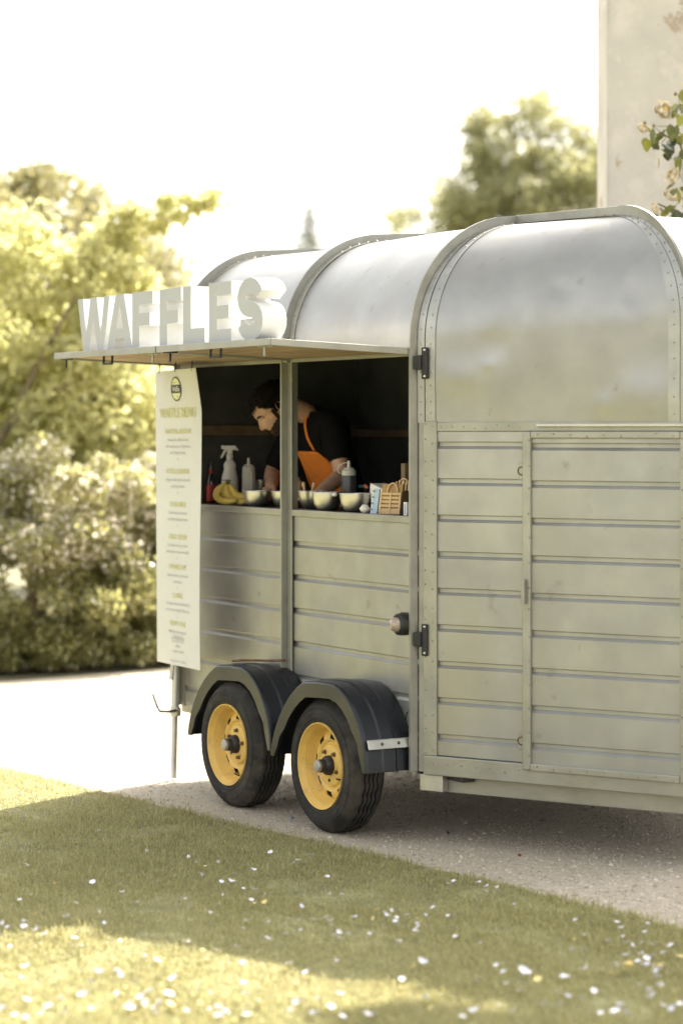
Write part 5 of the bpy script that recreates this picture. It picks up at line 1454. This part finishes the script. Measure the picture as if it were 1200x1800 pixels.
def bib(u, v):
    z = 1.20 - FL + (zb - 1.20 + FL) * v
    hw = 0.195 - 0.085 * max(0, (v - 0.35) / 0.65) ** 1.2
    return ((u - .5) * 2 * hw, z)
cloth('apron_bib', bib, 16, 18, 0.009)
for sg in (-1, 1):
    cloth('apron_strap', lambda u, v, sg=sg: (sg * (0.098 - 0.048 * v) + (u - .5) * 0.026, zb - .012 + (1.812 - FL - zb) * v), 2, 14, 0.013)

# ------------------------------------------------------------------ climbing rose in front of the wall
ML_rose = [leaf_mat('rose_leaf_a', (0.085, 0.10, 0.03), (0.10, 0.115, 0.035), (0.22, 0.24, 0.05), tw=0.35), leaf_mat('rose_leaf_b', (0.16, 0.165, 0.03), (0.18, 0.18, 0.04), (0.34, 0.34, 0.05), tw=0.45), leaf_mat('rose_leaf_c', (0.045, 0.055, 0.028), (0.05, 0.06, 0.03), (0.10, 0.12, 0.04), tw=0.3)]
M_rpet = [mat('rose_petal', (0.84, 0.76, 0.60), 0.6, 0, var=0.06), mat('rose_petal_inner', (0.82, 0.62, 0.30), 0.6, 0, var=0.1)]
M_rstem = mat('rose_cane', (0.13, 0.12, 0.04), 0.7, 0, var=0.3)
M_bud = mat('rose_bud', (0.22, 0.17, 0.05), 0.6, 0, var=0.3)
rose = empty('climbing_rose', (2.05, 12.0, 0), 0, 'climbing rose with cream and yellow blooms against the pale wall', 'rose')
def rleaf(m):
    mb = MB()
    us = [0, .18, .42, .7, .9, 1.0]; ws = [0.02, .30, .40, .30, .13, 0.0]
    L_, C_, R_ = [], [], []
    for u, w_ in zip(us, ws):
        L_.append((u, -w_ * .5 - .0, .05 * w_ - .12 * u * u)); C_.append((u, 0, -.04 * w_ * 2 - .12 * u * u)); R_.append((u, w_ * .5, .05 * w_ - .12 * u * u))
    mb.strip(L_, C_); mb.strip(C_, R_)
    for v in range(len(mb.v)): x, y, z = mb.v[v]; mb.v[v] = (x, y * 1.7, z)
    return mb.mesh('leaf', m, True)
RL = [rleaf(m) for m in ML_rose]
rgr = random.Random(17)
def RX(px, y): return (px - 600) / F_PX * y - 2.05
def RZz(py, y): return CAM_H - (py - 760) / F_PX * y
def rp(px, py, dy=0.0):
    y = 11.75 + dy
    return Vector((RX(px, y), y - 12.0, RZz(py, y)))
canes = [[(0.05, 0.1, 0), (0.10, 0.05, 1.2), (0.02, -0.05, 2.2), rp(1215, 330), rp(1195, 255), rp(1172, 240), rp(1150, 236)],
         [rp(1215, 330), rp(1212, 260), rp(1200, 215), rp(1192, 175), rp(1196, 158)],
         [rp(1195, 255), rp(1180, 222), rp(1162, 222), rp(1150, 222)], [rp(1172, 240), rp(1160, 232), rp(1148, 223)], [rp(1150, 236), rp(1140, 230), rp(1133, 219)],
         [(0.02, -0.05, 2.2), rp(1215, 400), rp(1190, 372), rp(1170, 365), rp(1155, 358)], [rp(1215, 400), rp(1208, 350), rp(1200, 320), rp(1192, 302)],
         [(0.1, 0.1, 0), (0.3, 0.1, 1.5), (0.35, 0, 2.6), (0.3, 0, 3.3), (0.15, -0.1, 3.6)]]
for c in canes:
    mb = MB(); r0 = 0.012 if isinstance(c[0], tuple) else 0.004
    mb.tube(c, [r0 * (1 - .75 * i / (len(c) - 1)) for i in range(len(c))], 6); mb.build('cane', M_rstem, rose, smooth=True)
def put_leaf(p, size, kind, yaw, pitch, roll):
    link_mesh('leaf', RL[kind], rose, p, (roll, pitch, yaw), size)
spots_ = [(1132, 246, 1), (1140, 254, 1), (1143, 238, 0), (1150, 244, 0), (1146, 232, 0), (1155, 252, 2), (1164, 256, 2), (1172, 252, 2), (1160, 268, 2), (1168, 274, 2), (1158, 282, 1), (1178, 256, 2), (1185, 250, 2), (1176, 222, 0), (1181, 232, 0), (1186, 240, 0), (1190, 225, 0), (1193, 206, 1),
          (1184, 200, 1), (1189, 192, 0), (1196, 190, 0), (1198, 268, 0), (1195, 280, 1), (1199, 290, 0), (1190, 335, 0), (1186, 330, 0), (1197, 338, 2), (1175, 364, 0), (1158, 372, 0), (1163, 378, 1), (1155, 380, 0), (1184, 380, 2), (1190, 374, 2), (1180, 366, 0), (1200, 155, 1), (1198, 165, 1), (1134, 224, 1), (1205, 240, 0), (1210, 300, 0), (1212, 220, 0), (1208, 180, 1), (1206, 380, 0), (1172, 232, 0), (1166, 236, 0)]
for (px, py, kd) in spots_:
    put_leaf(rp(px + rgr.uniform(-3, 3), py - 6 + rgr.uniform(-3, 3), rgr.uniform(-.18, .15)), rgr.uniform(.060, .088) * (1.15 if kd == 2 else .9), kd, rgr.uniform(0, 6.28), rgr.uniform(0.2, 1.5), rgr.uniform(-.9, .9))
for i in range(26):
    px, py = rgr.choice(((1190, 200), (1182, 240), (1196, 265), (1192, 375), (1200, 185), (1170, 250), (1199, 340)))
    put_leaf(rp(px + rgr.gauss(0, 9), py + rgr.gauss(0, 12), rgr.uniform(-.2, .1)), rgr.uniform(.05, .075), rgr.choice((0, 1, 1, 2)), rgr.uniform(0, 6.28), rgr.uniform(0.2, 1.5), rgr.uniform(-.9, .9))
for i in range(40):      # the rest of the plant, to the right of the picture and down the canes
    a = rgr.random(); put_leaf(Vector((rgr.uniform(.05, .5), rgr.uniform(-.3, .1), rgr.uniform(.6, 3.6))), rgr.uniform(.05, .075), rgr.choice((0, 0, 2)), rgr.uniform(0, 6.28), rgr.uniform(0, 1.2), rgr.uniform(-.8, .8))
def petal_mesh(m, cup):
    mb = MB(); mb.grid(lambda u, v: ((u - .5) * (0.35 + 0.75 * math.sin(math.pi * min(1, v * .62 + .12))), v * math.cos(cup * v), v * math.sin(cup * v) + .25 * (u - .5) ** 2 + 0.03 * math.sin(u * 9) * v), 4, 4)
    return mb.mesh('petal', m, True)
PM = [petal_mesh(M_rpet[0], 0.55), petal_mesh(M_rpet[0], 0.95), petal_mesh(M_rpet[1], 1.35)]
def bloom(p, r, yaw, tip, lab=None):
    fl = empty('flower', p); fl.parent = rose; fl.rotation_euler = (tip, 0, yaw); fl.scale = (r, r, r)
    for ring, (n_, sc, pitch) in enumerate(((7, 1.0, .25), (6, .78, .55), (6, .55, .9))):
        for k in range(n_):
            a = 2 * math.pi * k / n_ + ring * .4 + rgr.uniform(-.12, .12)
            link_mesh('petal', PM[ring], fl, (0.04 * -math.sin(a), .04 * math.cos(a), .02 * ring), (pitch * .5, 0, a), sc * rgr.uniform(.92, 1.08))
    mb = MB(); mb.lathe([(.16, -.02), (.14, .16), (.08, .26), (.001, .3)], 10); mb.build('flower_heart', M_rpet[1], fl, smooth=True)
    mb = MB(); mb.lathe([(.001, -.16), (.07, -.12), (.16, -.03), (.1, .0)], 10); mb.build('flower_base', M_rstem, fl, smooth=True)
bloom(rp(1163, 200, .14), .068, .3, R(62)); bloom(rp(1188, 312, -.03), .058, -1.0, R(70)); bloom(rp(1180, 349, .06), .058, .2, R(45)); bloom(rp(1145, 369, -.02), .036, .9, R(75))
bloom(rp(1128, 230, .35), .04, .2, R(50)); bloom(Vector((.25, -.2, 3.1)), .06, 0, R(60)); bloom(Vector((.35, -.2, 2.3)), .06, .5, R(60))
for px, py in ((1132, 217), (1148, 222), (1186, 166), (1193, 169)):
    p = rp(px, py); mb = MB(); mb.lathe([(.001, -.008), (.007, -.004), (.009, .003), (.006, .009), (.001, .014)], 8, p, (0.2, 0, 1)); mb.build('bud', M_bud, rose, smooth=True)

# ------------------------------------------------------------------ fallen petals on the lawn
M_pw = mat('fallen_petal_white', (0.74, 0.72, 0.76), 0.6, 0, var=0.04); M_py = mat('fallen_petal_yellow', (0.76, 0.60, 0.24), 0.6, 0, var=0.08)
def fallen(m, cup, asp):
    mb = MB(); mb.grid(lambda u, v: ((u - .5) * asp * math.sin(math.pi * (0.08 + .86 * v)) ** .7, (v - .5), cup * ((u - .5) ** 2 + (v - .5) ** 2) + .10 * v), 3, 4)
    return mb.mesh('petal', m, True)
FPW = [fallen(M_pw, .8, .75), fallen(M_pw, .35, 1.0), fallen(M_pw, 1.1, .6), fallen(M_pw, .5, .85)]; FPY = [fallen(M_py, .7, .8), fallen(M_py, .3, .9)]
rgp = random.Random(23)
cnt = 0
pts_px = []
while cnt < 285:
    px = rgp.uniform(-60, 1260)
    q = rgp.random()
    if pts_px and rgp.random() < .3:
        cx_, cy_ = pts_px[rgp.randrange(len(pts_px))]; y = cy_ + rgp.uniform(-.09, .09); x = cx_ + rgp.uniform(-.09, .09); px = x / y * F_PX + 600; q = None
    if q is not None:
        py = 1810 - 300 * q ** 1.35 if rgp.random() < .93 else rgp.uniform(1400, 1560)
        y = CAM_H * F_PX / (py - 760); x = (px - 600) / F_PX * y
    if edge_dist(x, y) > -0.12: continue
    if any((x - a) ** 2 + (y - b) ** 2 < .0009 for a, b in pts_px): continue
    dens = 0.55 + 0.45 * math.sin(x * 5 + 1.2) * math.sin(y * 4.2)
    if rgp.random() > dens + .15: continue
    yel = rgp.random() < .16
    kk = rgp.randrange(2 if yel else 4); shp = ('cupped', 'flat')[kk] if yel else ('cupped', 'flat', 'narrow', 'oval')[kk]
    o = link_mesh('yellow_petal' if yel else 'white_petal', (FPY if yel else FPW)[kk], None, (x, y, 0.030 + rgp.uniform(0, .008)), (rgp.uniform(-.45, .45), rgp.uniform(-.45, .45), rgp.uniform(0, 6.28)), rgp.uniform(.013, .026) * (1.35 if y < 7.4 else 1.0))
    py = CAM_H * F_PX / y + 760
    lit = px < 850 and py > 1650 + max(0, px - 200) * 0.19
    across = 'far left' if px < 300 else 'left of middle' if px < 600 else 'right of middle' if px < 900 else 'far right'
    depth = 'near picture bottom' if py > 1735 else 'half way up' if py > 1640 else 'towards the gravel drive'
    size = 'big' if o.scale[0] > .024 else 'small' if o.scale[0] < .018 else 'middling'
    tag(o, '%s %s %s petal on the %s lawn, %s, %s' % (size, shp, 'yellow' if yel else 'white', 'sunlit' if lit else 'shaded', across, depth), 'petal', 'fallen yellow petals on the lawn' if yel else 'fallen white petals on the lawn')
    pts_px.append((x, y)); cnt += 1
# scraps dropped on the gravel
def scrap(px, py, m, label, name):
    y = CAM_H * F_PX / (py - 760); x = (px - 600) / F_PX * y
    mb = MB(); mb.grid(lambda u, v: ((u - .5), (v - .5) * .6, .25 * math.sin(u * 4) + .3 * v * v), 3, 3)
    o = mb.build(name, m, None, smooth=True); o.location = (x, y, .006); o.scale = (.02, .02, .02); o.rotation_euler = (.2, .1, px)
    tag(o, label, name.split('_')[-1])
scrap(513, 1443, mat('blue_scrap', (0.04, 0.16, 0.45), .5), 'tiny bright blue scrap on the gravel in front of the tyres', 'blue_scrap')
scrap(787, 1467, mat('dark_scrap', (0.03, 0.045, 0.08), .4), 'small dark bottle top on the gravel right of the front wheel', 'bottle_cap')
scrap(913, 1507, mat('red_scrap', (0.35, 0.06, 0.05), .5), 'tiny red scrap on the gravel below the nose of the trailer', 'red_scrap')
